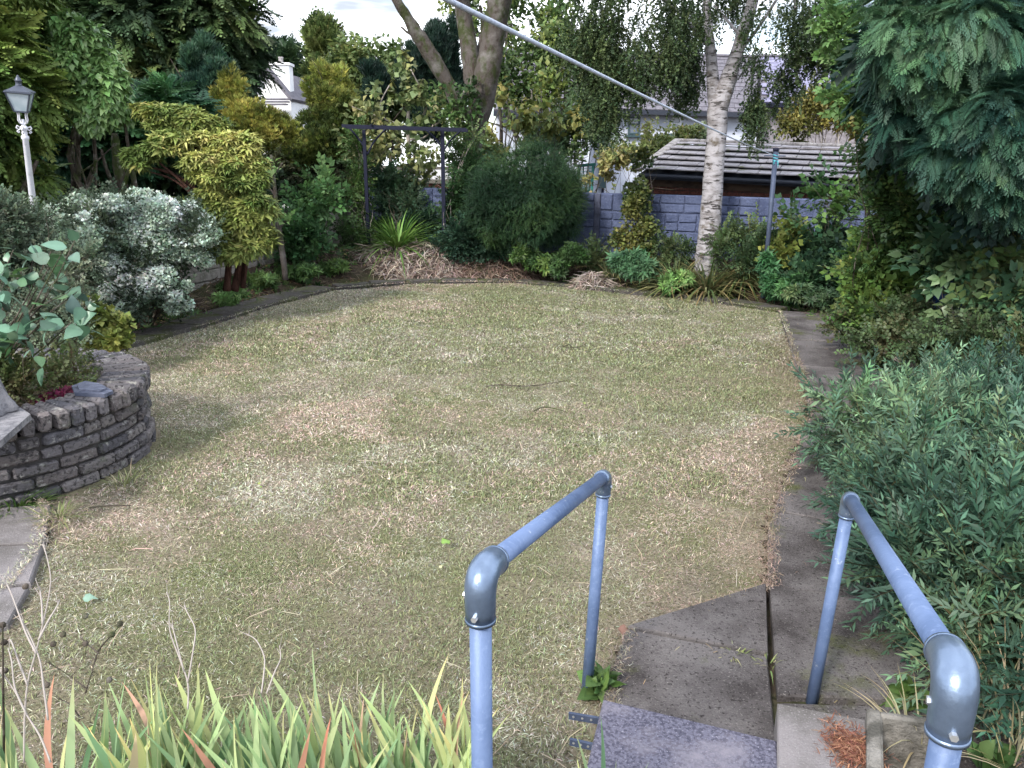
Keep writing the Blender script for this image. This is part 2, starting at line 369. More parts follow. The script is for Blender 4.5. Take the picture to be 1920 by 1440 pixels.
def T_tuft(n=14, w0=.02, spread=.6, bend=(.3, 1.2), tip=(1, 1, 1), seg=4):
    ps = []
    for i in range(n):
        a = random.uniform(0, 6.28); s = random.uniform(.05, spread); d = np.array([math.cos(a) * s, 1, math.sin(a) * s])
        ps.append(xf(T_blade(w0, random.uniform(*bend), seg, tip), (math.cos(a) * .05, 0, math.sin(a) * .05), d, (math.cos(a) * -1, s, math.sin(a) * -1), random.uniform(.6, 1), random.uniform(.75, 1.2)))
    return merge(ps)
TT = {
 'leaf': [T_leaf(.34), T_leaf(.28, .1, .3)], 'leaf_round': [T_leaf(.46, .05, .05), T_leaf(.42, .1, .2)],
 'ovate': [T_ovate(.36, .25), T_ovate(.42, .4), T_ovate(.32, .1)],
 'willow': [T_willow(9, .078, .26) for _ in range(6)], 'spray': [T_spray(11, 3, .016, .4) for _ in range(5)], 'spray_lo': [T_spray(6, 1, .06, .3) for _ in range(4)],
 'spray_flat': [T_spray(7, 1, .05, .12) for _ in range(3)],
 'plume': [T_plume() for _ in range(4)], 'plume_fine': [T_plume(12, .04) for _ in range(4)],
 'rosette': [T_rosette() for _ in range(4)], 'strand': [T_strand() for _ in range(4)],
 'twiglet': [T_twiglet() for _ in range(4)], 'twiglet_round': [T_twiglet(6, .45, .34, .05) for _ in range(4)], 'twiglet_small': [T_twiglet(10, .4, .2, .1) for _ in range(4)],
 'needle': [T_willow(16, .05, .13, (.5, .5, .4)) for _ in range(3)],
 'tuft': [T_tuft() for _ in range(3)], 'tuft_dry': [T_tuft(10, .012, .9, (.2, 1)) for _ in range(3)],
}
def inst(tmpls, pos, d, up, sc, col):
    """merge many copies of templates; pos,d,up (n,3), sc (n,), col (n,3) -> V,F,C"""
    n = len(pos); d = norm(d); x = np.cross(d, up); bad = np.linalg.norm(x, axis=1) < 1e-3; x[bad] = [1, 0, 0]; x = norm(x); z = np.cross(x, d)
    M = np.stack([x, d, z], axis=1)                       # rows are axes
    ch = rng.integers(0, len(tmpls), n); Vs, Fs, Cs, off = [], [], [], 0
    for k, (V, F, Cm) in enumerate(tmpls):
        i = np.where(ch == k)[0]
        if not len(i): continue
        W = np.einsum('vk,nkj->nvj', V, M[i]) * sc[i][:, None, None] + pos[i][:, None, :]
        Vs.append(W.reshape(-1, 3)); f = F[None] + (np.arange(len(i)) * len(V))[:, None, None] + off
        Fs.append(f.reshape(-1, 3)); Cs.append((col[i][:, None, :] * Cm[None]).reshape(-1, 3)); off += len(i) * len(V)
    return np.vstack(Vs), np.vstack(Fs), np.clip(np.vstack(Cs), 0, 1)
def pick_col(pal, t, jit=.18):
    """pal list of rgb; t (n,) 0..1 chooses along it"""
    pal = np.array(pal, float); k = t * (len(pal) - 1); i = np.clip(np.floor(k).astype(int), 0, len(pal) - 2) if len(pal) > 1 else np.zeros(len(t), int)
    if len(pal) == 1: c = np.repeat(pal, len(t), 0)
    else: f = (k - i)[:, None]; c = pal[i] * (1 - f) + pal[i + 1] * f
    return c * (1 + rng.normal(0, jit, (len(t), 1))) * (1 + rng.normal(0, jit * .3, (len(t), 3)))
def BL(u, v, Y, ru, rv, ry=None):
    c = P(u, v, Y); D = Y / FOC * 1.03; return (c, np.array([ru * D, ry if ry else (ru + rv) / 2 * D * .8, rv * D]))
def cloud(blobs, n, tm, size, pal, out=.6, up=.15, rand=.5, lump=.25, lfreq=2.2, inner=.3, gap=0, gfreq=1.5, cfreq=1.6, shell=.18, szj=.25, zmin=None, seed=0, flat=0, frag=7):
    if frag:
        nb_ = []
        for c_, r_ in blobs:
            nb_.append((c_, r_ * .66))
            for _ in range(frag):
                q_ = norm(rng.normal(size=3)); q_[1] = -abs(q_[1]) if rng.random() < .6 else q_[1]; f_ = rng.uniform(.28, .55)
                nb_.append((c_ + q_ * r_ * (1.06 - f_ * .75), r_ * f_))
        blobs = nb_
    vol = np.array([(r[0] * r[1] * r[2]) ** (2 / 3) for _, r in blobs]); pr = vol / vol.sum(); k = rng.choice(len(blobs), n, p=pr)
    Cn = np.array([b[0] for b in blobs])[k]; Rd = np.array([b[1] for b in blobs])[k]
    q = norm(rng.normal(size=(n, 3))); fl = (q[:, 1] > .35) & (rng.random(n) < .6); q[fl, 1] *= -1
    isin = rng.random(n) < inner
    rr = np.where(isin, rng.uniform(.35, .85, n), 1 - np.abs(rng.normal(0, shell, n)))
    base = Cn + q * Rd; lm = fbm(base * lfreq, seed + 5) - .5
    rr = rr * (1 + 3.0 * lump * lm); pos = Cn + q * Rd * rr[:, None]
    nrm = norm(q / Rd)
    keep = np.ones(n, bool)
    if gap: keep &= fbm(pos * gfreq, seed + 11) > gap
    if zmin is not None: keep &= pos[:, 2] > zmin
    pos, nrm, isin = pos[keep], nrm[keep], isin[keep]; m = len(pos)
    d = nrm * out + np.array([0, 0, up]) + rng.normal(size=(m, 3)) * rand * .6
    if flat: d[:, 2] *= (1 - flat)
    u = nrm * .5 + np.array([0, 0, 1.]) + rng.normal(size=(m, 3)) * rand * .7
    t = np.clip((fbm(pos * cfreq, seed + 3) - .5) * 2.2 + .5 + rng.normal(0, .16, m), 0, 1)
    sc = size * (1 + rng.uniform(-szj, szj, m)) * np.where(isin, 1.25, 1)
    return inst(TT[tm], pos, d, u, sc, pick_col(pal, t))
def foliage(parent, parts, m='leaf', name='foliage'):
    V, F, Cc = merge(parts) if len(parts) > 1 else parts[0]
    return make(name, V, F, m, parent, Cc)
def stems(parent, base, tops, r0, m='bark', name='stem', wob=.06, sub=2, twr=.35, one=True):
    """limbs from base to each top with side twigs"""
    mb = MB(); base = np.array(base, float)
    for tp in tops:
        tp = np.array(tp, float); L = np.linalg.norm(tp - base); mid = [base + (tp - base) * t + rng.normal(0, wob * L, 3) * np.array([1, 1, .4]) * (0 < t < 1) for t in (0, .3, .6, 1)]
        pth = smooth_path(mid, 3); rad = np.linspace(r0, r0 * .25, len(pth)); mb.tube(pth, rad, 7)
        for s in range(sub):
            i = rng.integers(len(pth) // 3, len(pth) - 1); e = pth[i] + norm(tp - base + rng.normal(0, .7 * L, 3)) * L * rng.uniform(.2, .4)
            mb.tube([pth[i], (pth[i] + e) / 2 + rng.normal(0, .03 * L, 3), e], [rad[i] * .6, rad[i] * .4, rad[i] * .15], 5)
    return mb.build(name, m, parent, smooth=True)
def blob_tops(blobs, n, k=.6):
    out = []
    for i in range(n):
        c, r = blobs[i % len(blobs)]; q = norm(rng.normal(size=3)); q[2] = abs(q[2]) * .6; out.append(c + q * r * k)
    return out
def shrub(name, label, cat, base, blobs, n, tm, size, pal, stem_r=.015, nst=5, m='leaf', bark='bark', group=None, extra=None, **kw):
    t = thing(name, label, cat, base, group)
    parts = [cloud(blobs, n, tm, size, pal, **kw)] + (extra or [])
    foliage(t, parts, m)
    if nst: stems(t, base, blob_tops(blobs, nst), stem_r, bark, 'stem' if stem_r < .04 else 'trunk')
    return t

YG = [(.06, .11, .03), (.15, .23, .055), (.30, .38, .10)]
MG = [(.028, .06, .02), (.06, .12, .035), (.11, .18, .05)]
DG = [(.015, .035, .016), (.03, .065, .028), (.055, .10, .04)]
BG = [(.025, .065, .05), (.045, .115, .085), (.085, .185, .135)]
LG = [(.08, .16, .05), (.16, .28, .09), (.28, .42, .16)]
GOLD = [(.08, .10, .025), (.25, .26, .055), (.50, .47, .13)]

# ------------------------------------------------------------------ ground, lawn, path
lawn_poly = [G(240, 655)[:2], G(400, 610)[:2], G(520, 573)[:2], G(630, 545)[:2], G(780, 533)[:2], G(960, 532)[:2], G(1100, 545)[:2], G(1300, 562)[:2], G(1460, 588)[:2],
             G(1490, 680)[:2], G(1513, 750)[:2], G(1511, 790)[:2], G(1478, 880)[:2], G(1450, 960)[:2], G(1436, 1000)[:2], G(1436, 1105)[:2], G(1172, 1190)[:2], G(1132, 1305)[:2],
             (.35, 1.9), (.30, 1.2), (-2.6, 1.2), (-2.35, 2.6), (-2.26, 3.1), (-2.36, 3.51), (-2.6, 3.97), (-2.9, 4.2), (-3.4, 5.6), (-4.3, 6.6)]
LP = np.array([[float(a), float(b)] for a, b in lawn_poly])
def inpoly(x, y, poly):
    c = np.zeros(len(x), bool); j = len(poly) - 1
    for i in range(len(poly)):
        xi, yi = poly[i]; xj, yj = poly[j]
        m = ((yi > y) != (yj > y)) & (x < (xj - xi) * (y - yi) / ((yj - yi) if yj != yi else 1e-9) + xi); c ^= m; j = i
    return c
def pdist(x, y, poly):
    d = np.full(len(x), 1e9)
    for i in range(len(poly)):
        a = poly[i]; b = poly[(i + 1) % len(poly)]; e = b - a; t = np.clip(((x - a[0]) * e[0] + (y - a[1]) * e[1]) / (e @ e), 0, 1)
        d = np.minimum(d, np.hypot(x - a[0] - t * e[0], y - a[1] - t * e[1]))
    return d
def gz(x, y):
    x = np.atleast_1d(np.asarray(x, float)); y = np.atleast_1d(np.asarray(y, float))
    ins = inpoly(x, y, LP); d = np.where(ins, 0, pdist(x, y, LP))
    far = sstep(y, 9.5, 11.5); hi = .12 + .30 * far
    z = -.03 + np.where(ins, 0, (.02 + hi * sstep(d, .35, 1.5)))
    rgt = sstep(x - .3 * y, .35, .6) * (1 - sstep(y, 10.2, 11.5)); z = z * (1 - rgt) + rgt * (-.02 + .18 * sstep(d, .9, 2.2))
    near = (1 - sstep(y, 1.45, 2.0)); z = z + near * .17 * (x < .3)
    fall = sstep(np.maximum(y, np.abs(x) * 1.2), 16, 30); z = z - fall * 1.3
    z = z + (fbm(np.stack([x * 2.5, y * 2.5, x * 0], 1), 4) - .5) * .07 * np.where(ins, 0, sstep(d, .3, 1))
    return z
def gz1(x, y): return float(gz(x, y)[0])
def axis(lo, hi, n, core):  # dense near the garden, sparse to the horizon
    a = np.linspace(-core, core, n); return np.concatenate([-np.geomspace(600, core * 1.15, 14), a, np.geomspace(core * 1.15, 600, 14)])
gx = axis(0, 0, 170, 12); gy = axis(0, 0, 170, 12) + 8
X, Yg = np.meshgrid(gx, gy); Z = gz(X.ravel(), Yg.ravel())
nx, ny = len(gx), len(gy); idx = np.arange(nx * ny).reshape(ny, nx)
Fq = np.stack([idx[:-1, :-1], idx[:-1, 1:], idx[1:, 1:], idx[1:, :-1]], -1).reshape(-1, 4)
tag(make('ground', np.stack([X.ravel(), Yg.ravel(), Z], 1), Fq, 'soil', smooth=True), kind='structure')
# lawn sheet, gently uneven
gxx, gyy = np.meshgrid(np.arange(-4.6, 4.2, .06), np.arange(1.1, 13.2, .06)); ii = np.arange(gxx.size).reshape(gxx.shape)
lx, ly = gxx.ravel(), gyy.ravel(); ok = inpoly(lx, ly, LP) | (pdist(lx, ly, LP) < .03)
def lz(x, y): return (fbm(np.stack([x * 1.3, y * 1.3, 0 * x], 1), 9) - .5) * .045 + .0
Fq = np.stack([ii[:-1, :-1], ii[:-1, 1:], ii[1:, 1:], ii[1:, :-1]], -1).reshape(-1, 4); Fq = Fq[ok[Fq].all(1)]
used = np.unique(Fq); remap = np.full(lx.size, -1); remap[used] = np.arange(len(used))
tag(make('lawn', np.stack([lx[used], ly[used], lz(lx[used], ly[used])], 1), remap[Fq], 'turf', smooth=True), kind='structure')
# grass blades: finer and denser near, broader far off
PLC = np.array([-3.43, 4.75]); PLR = 1.0
def blades(n, y0, y1, ln, wd, upright):
    x = rng.uniform(-4.6, 4.2, n); y = rng.uniform(y0, y1, n)
    okk = inpoly(x, y, LP) | (pdist(x, y, LP) < .02 + .06 * rng.random(n) ** 2); okk &= (np.abs(x) < .70 * y + .45) & (np.hypot(x - PLC[0], y - PLC[1]) > PLR + .02)
    x, y = x[okk], y[okk]; m = len(x)
    p2 = np.stack([x, y, 0 * x], 1)
    den = fbm(p2 * 3.1, 21); k = rng.random(m) < .35 + 1.3 * np.clip(den - .2, 0, 1); x, y, p2 = x[k], y[k], p2[k]; m = len(x)
    g = fbm(p2 * .8 + 3, 31) * .36 + fbm(p2 * 2.6, 33) * .34 + fbm(p2 * 9, 35) * .30 + .025         # greenness
    pk = fbm(p2 * .7 + 9, 41)
    edge = pdist(x, y, LP)
    g = g - .16 * np.exp(-edge / .22) - .05 * sstep(1.8 + x - .25 * y, 0, 2.5) * (y < 5) + .05 * (y > 6) * (x > -1)
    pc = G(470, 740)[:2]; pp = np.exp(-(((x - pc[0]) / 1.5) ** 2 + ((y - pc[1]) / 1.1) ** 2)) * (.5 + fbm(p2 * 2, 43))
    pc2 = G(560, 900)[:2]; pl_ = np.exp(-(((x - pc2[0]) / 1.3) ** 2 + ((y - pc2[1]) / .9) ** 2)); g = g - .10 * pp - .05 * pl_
    stripe = .5 + .5 * np.sin((x * .8 + y * .6) * 7.0 + 2 * fbm(p2 * .6, 47)); g = g + .03 * (stripe - .5)
    isg = rng.random(m) < np.clip((g - .41) * 3.0 + .12, .06, .75)
    straw = pick_col([(.18, .155, .12), (.355, .325, .25), (.53, .50, .40), (.74, .71, .60)], rng.random(m) * .75 + .25 * np.clip(pk * 1.4 - .3, 0, 1), .26)
    straw = straw * (1 + (np.array([.10, -.05, -.02]))[None] * (pk > .55)[:, None])
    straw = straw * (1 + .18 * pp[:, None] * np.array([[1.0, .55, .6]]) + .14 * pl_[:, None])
    green = pick_col([(.12, .13, .07), (.215, .23, .12), (.36, .385, .22)], rng.random(m), .24)
    col = np.where(isg[:, None], green, straw)
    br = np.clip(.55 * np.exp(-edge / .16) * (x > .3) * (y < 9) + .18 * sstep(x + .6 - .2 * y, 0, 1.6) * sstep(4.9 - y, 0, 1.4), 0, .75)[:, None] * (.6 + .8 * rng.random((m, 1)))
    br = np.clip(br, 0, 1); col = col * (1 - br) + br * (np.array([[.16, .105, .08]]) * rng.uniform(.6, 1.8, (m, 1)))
    a = rng.uniform(0, 6.283, m); lean = np.where(isg, rng.uniform(.1, 1.0, m), rng.uniform(.6, 3.2, m) * upright)
    d = np.stack([np.cos(a) * lean, np.sin(a) * lean, np.ones(m)], 1)
    upv = np.stack([-np.cos(a), -np.sin(a), lean + .1], 1) + rng.normal(0, .4, (m, 3))
    hmul = 1 + .6 * (fbm(p2 * 1.7 + 5, 51) - .5)
    sc = ln * rng.uniform(.5, 1.3, m) * hmul
    pos = np.stack([x, y, np.where(inpoly(x, y, LP), lz(x, y) - .002, .040)], 1)
    t = T_blade(wd / ln, .5, 2); return inst([t, T_blade(wd / ln, 1.1, 2)], pos, d, upv, sc, col)
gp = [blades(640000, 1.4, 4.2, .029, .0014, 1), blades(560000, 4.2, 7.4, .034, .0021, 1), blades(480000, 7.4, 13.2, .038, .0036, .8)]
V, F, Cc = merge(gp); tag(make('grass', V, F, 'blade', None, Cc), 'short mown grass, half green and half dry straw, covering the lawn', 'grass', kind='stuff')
# paved path down the right
def slabs(name, polys, z0, tops, m):
    mb = MB()
    for poly, z in zip(polys, tops):
        c = np.mean(poly, 0); q = [c + (np.array(p) - c) * .980 for p in poly]; q2 = [c + (np.array(p) - c) * .962 for p in poly]
        n = len(q); V = [(*p, z0) for p in q] + [(*p, z - .008) for p in q] + [(*p, z) for p in q2]
        mb.add(V, [tuple(range(2 * n, 3 * n))] + [(r * n + i, r * n + (i + 1) % n, (r + 1) * n + (i + 1) % n, (r + 1) * n + i) for r in (0, 1) for i in range(n)])
    return tag(mb.build(name, m), kind='structure')
Lp = [G(1458, 586), G(1476, 640), G(1490, 690), G(1513, 755), G(1512, 800), G(1480, 880), G(1448, 965), G(1437, 1000), G(1438, 1108)]
Lp = [np.array(p[:2]) for p in Lp]; polys = []
dirs = [norm(Lp[min(i + 1, 8)] - Lp[max(i - 1, 0)]) for i in range(9)]
Rp = [Lp[i] + np.array([-dirs[i][1], dirs[i][0]]) * (.78 if i < 3 else .72) for i in range(9)]
Lp += [np.array(G(1452, 1322)[:2])]; Rp += [np.array([1.95, 2.40])]
polys = [[Lp[i], Rp[i], Rp[i + 1], Lp[i + 1]][::-1] for i in range(9)]
W = [G(1436, 1109)[:2], G(1172, 1192)[:2], G(1440, 1245)[:2]]; W2 = [G(1172, 1192)[:2], G(1130, 1308)[:2], G(1120, 1400)[:2], G(1458, 1420)[:2], G(1440, 1245)[:2]]
polys += [W, W2, [G(1454, 1326)[:2], np.array([1.95, 2.38]), np.array([1.95, 1.6]), np.array([.95, 1.6])][::-1]]
slabs('path', [p if np.cross(np.array(p[1]) - p[0], np.array(p[2]) - p[1]) > 0 else p[::-1] for p in polys], -.06, [.035 + .008 * math.sin(i * 5) for i in range(9)] + [.05, .04, .03], 'slab')
# pale paving at the lower left beside the planter
B1 = [[G(0, 985), G(0, 1045), G(86, 1026), G(98, 953)], [G(0, 1050), G(0, 1140), G(62, 1103), G(86, 1032)], [G(0, 1146), G(-60, 1300), G(20, 1180), G(60, 1108)]]
B1 = [[np.array(p[:2]) for p in q] for q in B1]
B1 = [[q[0] + np.array([-.7, 0]), q[1] + np.array([-.7, 0]), q[2], q[3]] for q in B1]
slabs('paving', [p if np.cross(p[1] - p[0], p[2] - p[1]) > 0 else p[::-1] for p in B1], -.06, [.03, .035, .03], 'slab_pale')
# kerb stones along the left and far edges of the lawn
def kerb(name, pts, wd, h, seg, inward):
    pts = smooth_path(np.array(pts), 6); L = np.concatenate([[0], np.cumsum(np.linalg.norm(np.diff(pts, axis=0), axis=1))]); n = max(int(L[-1] / seg), 1)
    mb = MB()
    for i in range(n):
        a = np.array([np.interp(L[-1] * i / n + .008, L, pts[:, k]) for k in (0, 1)]); b = np.array([np.interp(L[-1] * (i + 1) / n - .008, L, pts[:, k]) for k in (0, 1)])
        d = norm(b - a); nn = np.array([-d[1], d[0]]) * inward; ang = math.atan2(d[1], d[0]); c = (a + b) / 2 + nn * wd / 2
        mb.box((*c, h / 2 - .05 + random.uniform(-.008, .008)), (np.linalg.norm(b - a), wd * random.uniform(.93, 1.05), h + .1), ang + random.uniform(-.015, .015), .004, bev=.012)
    return tag(mb.build(name, 'kerbstone'), kind='structure')
kerb('kerb', [G(215, 660)[:2], G(240, 655)[:2], G(400, 610)[:2], G(520, 573)[:2], G(630, 545)[:2]], .46, .055, .62, 1)
kerb('kerb', [G(632, 544)[:2], G(780, 533)[:2], G(960, 531)[:2]], .20, .07, .55, 1)
kerb('kerb', [G(965, 532)[:2], G(1100, 545)[:2], G(1300, 562)[:2], G(1455, 587)[:2]], .30, .055, .75, 1)
#@@PART2
# ================================================================== handrails
def handrail(label, back_base, back_top, front_top, front_z0):
    t = thing('handrail', label, 'handrail', back_base)
    A = np.array(back_top, float); Fp = np.array(front_top, float); B0 = np.array(back_base, float); F0 = np.array([Fp[0] + .015, Fp[1] - .01, front_z0])
    d = norm(Fp - A); r = .0212
    MB().tube([A + d * .04, Fp - d * .05], r, 24).build('rail', 'galvanised', t, True)
    for top, bot, dirr, big in ((A, B0, d, 1.24), (Fp, F0, -d, 1.36)):
        up = norm(top - bot)
        p = MB().tube([bot, top - up * .05], r, 24); p.build('post', 'galvanised', t, True)
        # bent fitting: from the post up and round into the rail
        rr = .052 if big > 1.3 else .036; L = .05 if big > 1.3 else .035
        a = top - up * (rr + L); b = top - up * rr; c = top + dirr * rr; e = top + dirr * (rr + L * .7)
        pts = [a, (a + b) / 2, b]
        for k in range(1, 9):
            s = k / 8; pts.append((1 - s) ** 2 * b + 2 * s * (1 - s) * top + s * s * c)
        pts += [(c + e) / 2, e]
        R0 = r * big; n = len(pts); rad = [R0 * (1 + .06 * math.sin(math.pi * i / (n - 1))) for i in range(n)]
        rad[0] = R0 * .97; m = MB().tube(pts, rad, 28)
        m.tube([a - up * .001, a + up * .006], R0 * 1.035, 28); m.tube([e - dirr * .006, e + dirr * .001], R0 * 1.035, 28)
        fo = m.build('fitting', 'fitting', t, True)
        side = norm(np.cross(up, dirr)); s0 = a + up * .02 - dirr * R0 * .9
        q = (a + up * .022) - norm(dirr - up * np.dot(dirr, up)) * R0 * (1 if big > 1.3 else -1)
        MB().tube([q, q - norm(dirr - up * np.dot(dirr, up)) * .008], .006, 6).build('set_screw', 'screw', fo)
        MB().tube([b + side * R0 * .9, b + side * (R0 + .004)], .006, 6).build('set_screw', 'screw', fo)
handrail('left galvanised pipe handrail standing on the lawn edge beside the steps', (.30, 2.47, -.02), (.325, 2.47, .885), P(900, 1072, 1.27), .1)
handrail('right galvanised pipe handrail running past the grey-green willow-leaved bush', (1.13, 2.42, .0), (1.165, 2.43, .835), P(1797, 1262, .92), .1)

# ================================================================== steps, trough
z1 = .17
a, b = G(1131, 1310, z1), G(1458, 1388, z1)
l = G(1085, 1500, z1)
pl = [l[:2], np.array([b[0] - .0 + (l[0] - a[0]), b[1] + (l[1] - a[1])]), b[:2], a[:2]]
def slab_thing(name, label, cat, poly, zt, th, m):
    poly = [np.array(p) for p in poly]; c = np.mean(poly, 0); n = len(poly); mb = MB()
    q2 = [c + (p - c) * (1 - .010 / max(np.linalg.norm(p - c), .1)) for p in poly]
    V = [(*p, zt - th) for p in poly] + [(*p, zt - .007) for p in poly] + [(*p, zt) for p in q2]
    mb.add(V, [tuple(range(n))[::-1], tuple(range(2 * n, 3 * n))] + [(r * n + i, r * n + (i + 1) % n, (r + 1) * n + (i + 1) % n, (r + 1) * n + i) for r in (0, 1) for i in range(n)])
    t = thing(name, label, cat, (c[0], c[1], zt - th)); mb.build('tread', m, t)
    MB().box((c[0], c[1] - .03, (zt - th) / 2 - .06), (np.ptp([p[0] for p in poly]) * .7, np.ptp([p[1] for p in poly]) * .6, zt - th + .1)).build('riser', 'mortar', t)
    return t
slab_thing('step', 'speckled violet concrete step slab between the two handrails', 'step', pl, z1, .05, 'step_violet')
z2 = .19
c1, c2, c3, c4 = G(1458, 1316, z2), G(1645, 1352, z2), G(1640, 1560, z2), G(1458, 1530, z2)
slab_thing('step', 'buff concrete slab with brown needles on it beside the trough', 'step', [c4[:2], c3[:2], c2[:2], c1[:2]], z2, .12, 'slab_pale')
# flat angle brackets poking out from under the violet step
for lab, (u0, v0, u1, v1) in (('drilled grey steel angle strip poking from the step, nearer the far corner', (1066, 1342, 1122, 1352)), ('drilled grey steel angle strip poking from the step, nearer the camera', (1068, 1391, 1110, 1402))):
    p, q = G(u0, v0, .13), G(u1 + 20, v1 + 3, .13); t = thing('metal_bracket', lab, 'bracket', p, 'steel strips under the violet step')
    MB().beam(p, q, .003, .026).build('strip', 'galv_dark', t); MB().beam(p + [0, 0, .012], q + [0, 0, .012], .010, .003).build('flange', 'galv_dark', t)
    for k in range(3):
        c = p + (q - p) * (.12 + .22 * k); MB().tube([c + [0, -.003, 0], c + [0, .0028, 0]], .004, 8).build('bolt_hole', 'screw', t)
# weathered trough
t = thing('trough', 'weathered stone trough filled with dry stalks under the right handrail', 'trough', G(1700, 1400, 0))
p0, p1, p2, p3 = G(1640, 1335, .24), G(1768, 1352, .24), G(1790, 1600, .24), G(1645, 1600, .24)
wl = MB()
for a, b, wd in ((p0, p1, .028), (p1, p2, .03), (p3, p0, .045)):
    aa, bb = np.array([a[0], a[1], .11]), np.array([b[0], b[1], .11]); dd = norm(bb - aa) * (.012 if wd != .045 else -.02)
    wl.beam(aa + dd, bb - dd, wd, .26, bev=.008)
wl.build('wall', 'trough', t); MB().box(((p0[0] + p2[0]) / 2, (p0[1] + p2[1]) / 2, .02), (abs(p1[0] - p0[0]) * .9, abs(p2[1] - p1[1]) * .93, .05)).build('soil', 'soil', t)

# ================================================================== round brick planter
t = thing('brick_planter', 'round raised planter of rough grey bricks with soldier coping at the lawn corner', 'planter', (PLC[0], PLC[1], 0))
wl = MB(); cg = [(.15, .138, .146), (.19, .172, .172), (.11, .105, .118), (.165, .145, .145)]
for cs in range(5):
    z = .03 + cs * .0785; a = random.uniform(0, .3); Rr = PLR - .02 - cs * .004; end = a + 6.283
    while a < end - .05:
        Lb = .125 if random.random() < .4 else .25; Lb = min(Lb, (end - a) * Rr); da = Lb / Rr; am = a + da / 2; pr = random.uniform(-.010, .014)
        segs = 1 if Lb < .15 else 1; rad = np.array([math.cos(am), math.sin(am), 0]); tan = np.array([-math.sin(am), math.cos(am), 0])
        c = np.array([PLC[0], PLC[1], 0]) + rad * (Rr - .055 + pr - (.006 if Lb > .2 else 0)) + np.array([0, 0, z + random.uniform(-.002, .002)])
        cc = np.array(random.choice(cg)) * random.uniform(.85, 1.15); wl.box(c, (Lb - .017, .11, .064), jit=.0024, ax=np.array([tan, -rad, [0, 0, 1]]), bev=.013, col=tuple(cc)); a += da
wl.build('wall', 'brick_grey', t, vcol=True)
core = MB(); ring = []
n = 60
for (r_, z_) in ((PLR - .050, -.05), (PLR - .062, .395), (PLR - .30, .395), (PLR - .30, .0)):
    ring += [(PLC[0] + r_ * math.cos(6.2832 * k / n), PLC[1] + r_ * math.sin(6.2832 * k / n), z_) for k in range(n)]
core.add(ring, [(j * n + k, j * n + (k + 1) % n, (j + 1) * n + (k + 1) % n, (j + 1) * n + k) for j in range(3) for k in range(n)]); core.build('mortar', 'mortar', t)
cp = MB(); nb = 66
for k in range(nb):
    am = 6.2832 * k / nb + random.uniform(-.006, .006); rad = np.array([math.cos(am), math.sin(am), 0]); tan = np.array([-math.sin(am), math.cos(am), 0]); tilt = random.uniform(-.03, .03)
    c = np.array([PLC[0], PLC[1], .452 + random.uniform(-.004, .005)]) + rad * (PLR - .15 + random.uniform(-.012, .014)); z_ = norm(np.array([0, 0, 1]) + tan * tilt)
    cc = np.array(random.choice(cg)) * random.uniform(.95, 1.3)
    # wedge brick: narrower toward the centre
    m2 = MB().box((0, 0, 0), (.076, .30, .115), jit=.003, bev=.017); V = np.array(m2.V); V[:, 0] *= 1 - .26 * (V[:, 1] + .15) / .30 * .9
    cp.add(V @ np.array([tan, -rad, z_]) + c, m2.F, tuple(cc))
cp.build('coping', 'brick_grey', t, vcol=True)
mm = MB(); mm.add([(PLC[0], PLC[1], .43)] + [(PLC[0] + .72 * math.cos(6.2832 * k / 30), PLC[1] + .72 * math.sin(6.2832 * k / 30), .36 + random.uniform(-.01, .02)) for k in range(30)], [(0, 1 + k, 1 + (k + 1) % 30) for k in range(30)])
mm.build('soil', 'soil', t, True)
# loose slate on the coping
s0 = P(172, 730, 4.62); zz = .512
t = thing('slate_piece', 'dark blue-grey split slate lying on the planter coping', 'stone', (s0[0], s0[1], zz))
q = [P(135, 727, 4.75), P(165, 718, 4.85), P(195, 724, 4.8), P(212, 738, 4.7), P(190, 741, 4.6), P(140, 738, 4.6)]; q = [G(u, v, .53)[:2] for u, v in ((134, 724), (160, 716), (190, 721), (212, 733), (196, 741), (140, 737))]
MB().prism(q[::-1], zz + .001, [zz + .022 + .004 * math.sin(i * 2) for i in range(6)]).build('slab', 'slate_stone', t)
MB().prism([np.mean(q, 0) + (np.array(p) - np.mean(q, 0)) * .72 for p in q[::-1]], zz + .018, zz + .036).build('flake', 'slate_stone', t)

# carved stone ornament at the planter's edge (seated draped figure, only its hem in view)
sx = G(-78, 792, .53); base = np.array([sx[0], sx[1] + .03, .512])
t = thing('stone_statue', 'pale carved stone figure with draped robe sitting on planter coping', 'statue', base)
q = [G(u, v, .55)[:2] for u, v in ((-150, 870), (0, 826), (57, 776), (20, 752), (-60, 750), (-150, 800))]
MB().prism(q, .514, .549).build('plinth', 'statue_stone', t)
V = []; n = 56; prof = [(.17, 0), (.185, .012), (.165, .04), (.15, .08), (.13, .13), (.115, .19), (.105, .25), (.11, .30), (.115, .35), (.095, .40), (.05, .43), (.035, .45), (.045, .47), (.058, .50), (.055, .54), (.03, .57), (.001, .58)]
for r_, h in prof:
    for k in range(n):
        a = 6.2832 * k / n; fold = 1 + (.10 * math.sin(a * 7 + h * 9) + .05 * math.sin(a * 13 - h * 14)) * max(0, 1 - h / .40)
        hem = .02 * math.sin(a * 5) * (h < .05)
        V.append((base[0] + .04 + r_ * fold * math.cos(a), base[1] + .09 + r_ * fold * math.sin(a) * .9, .550 + h + hem * .3))
make('body', V, [(j * n + k, j * n + (k + 1) % n, (j + 1) * n + (k + 1) % n, (j + 1) * n + k) for j in range(len(prof) - 1) for k in range(n)], 'statue_stone', t, None, True)

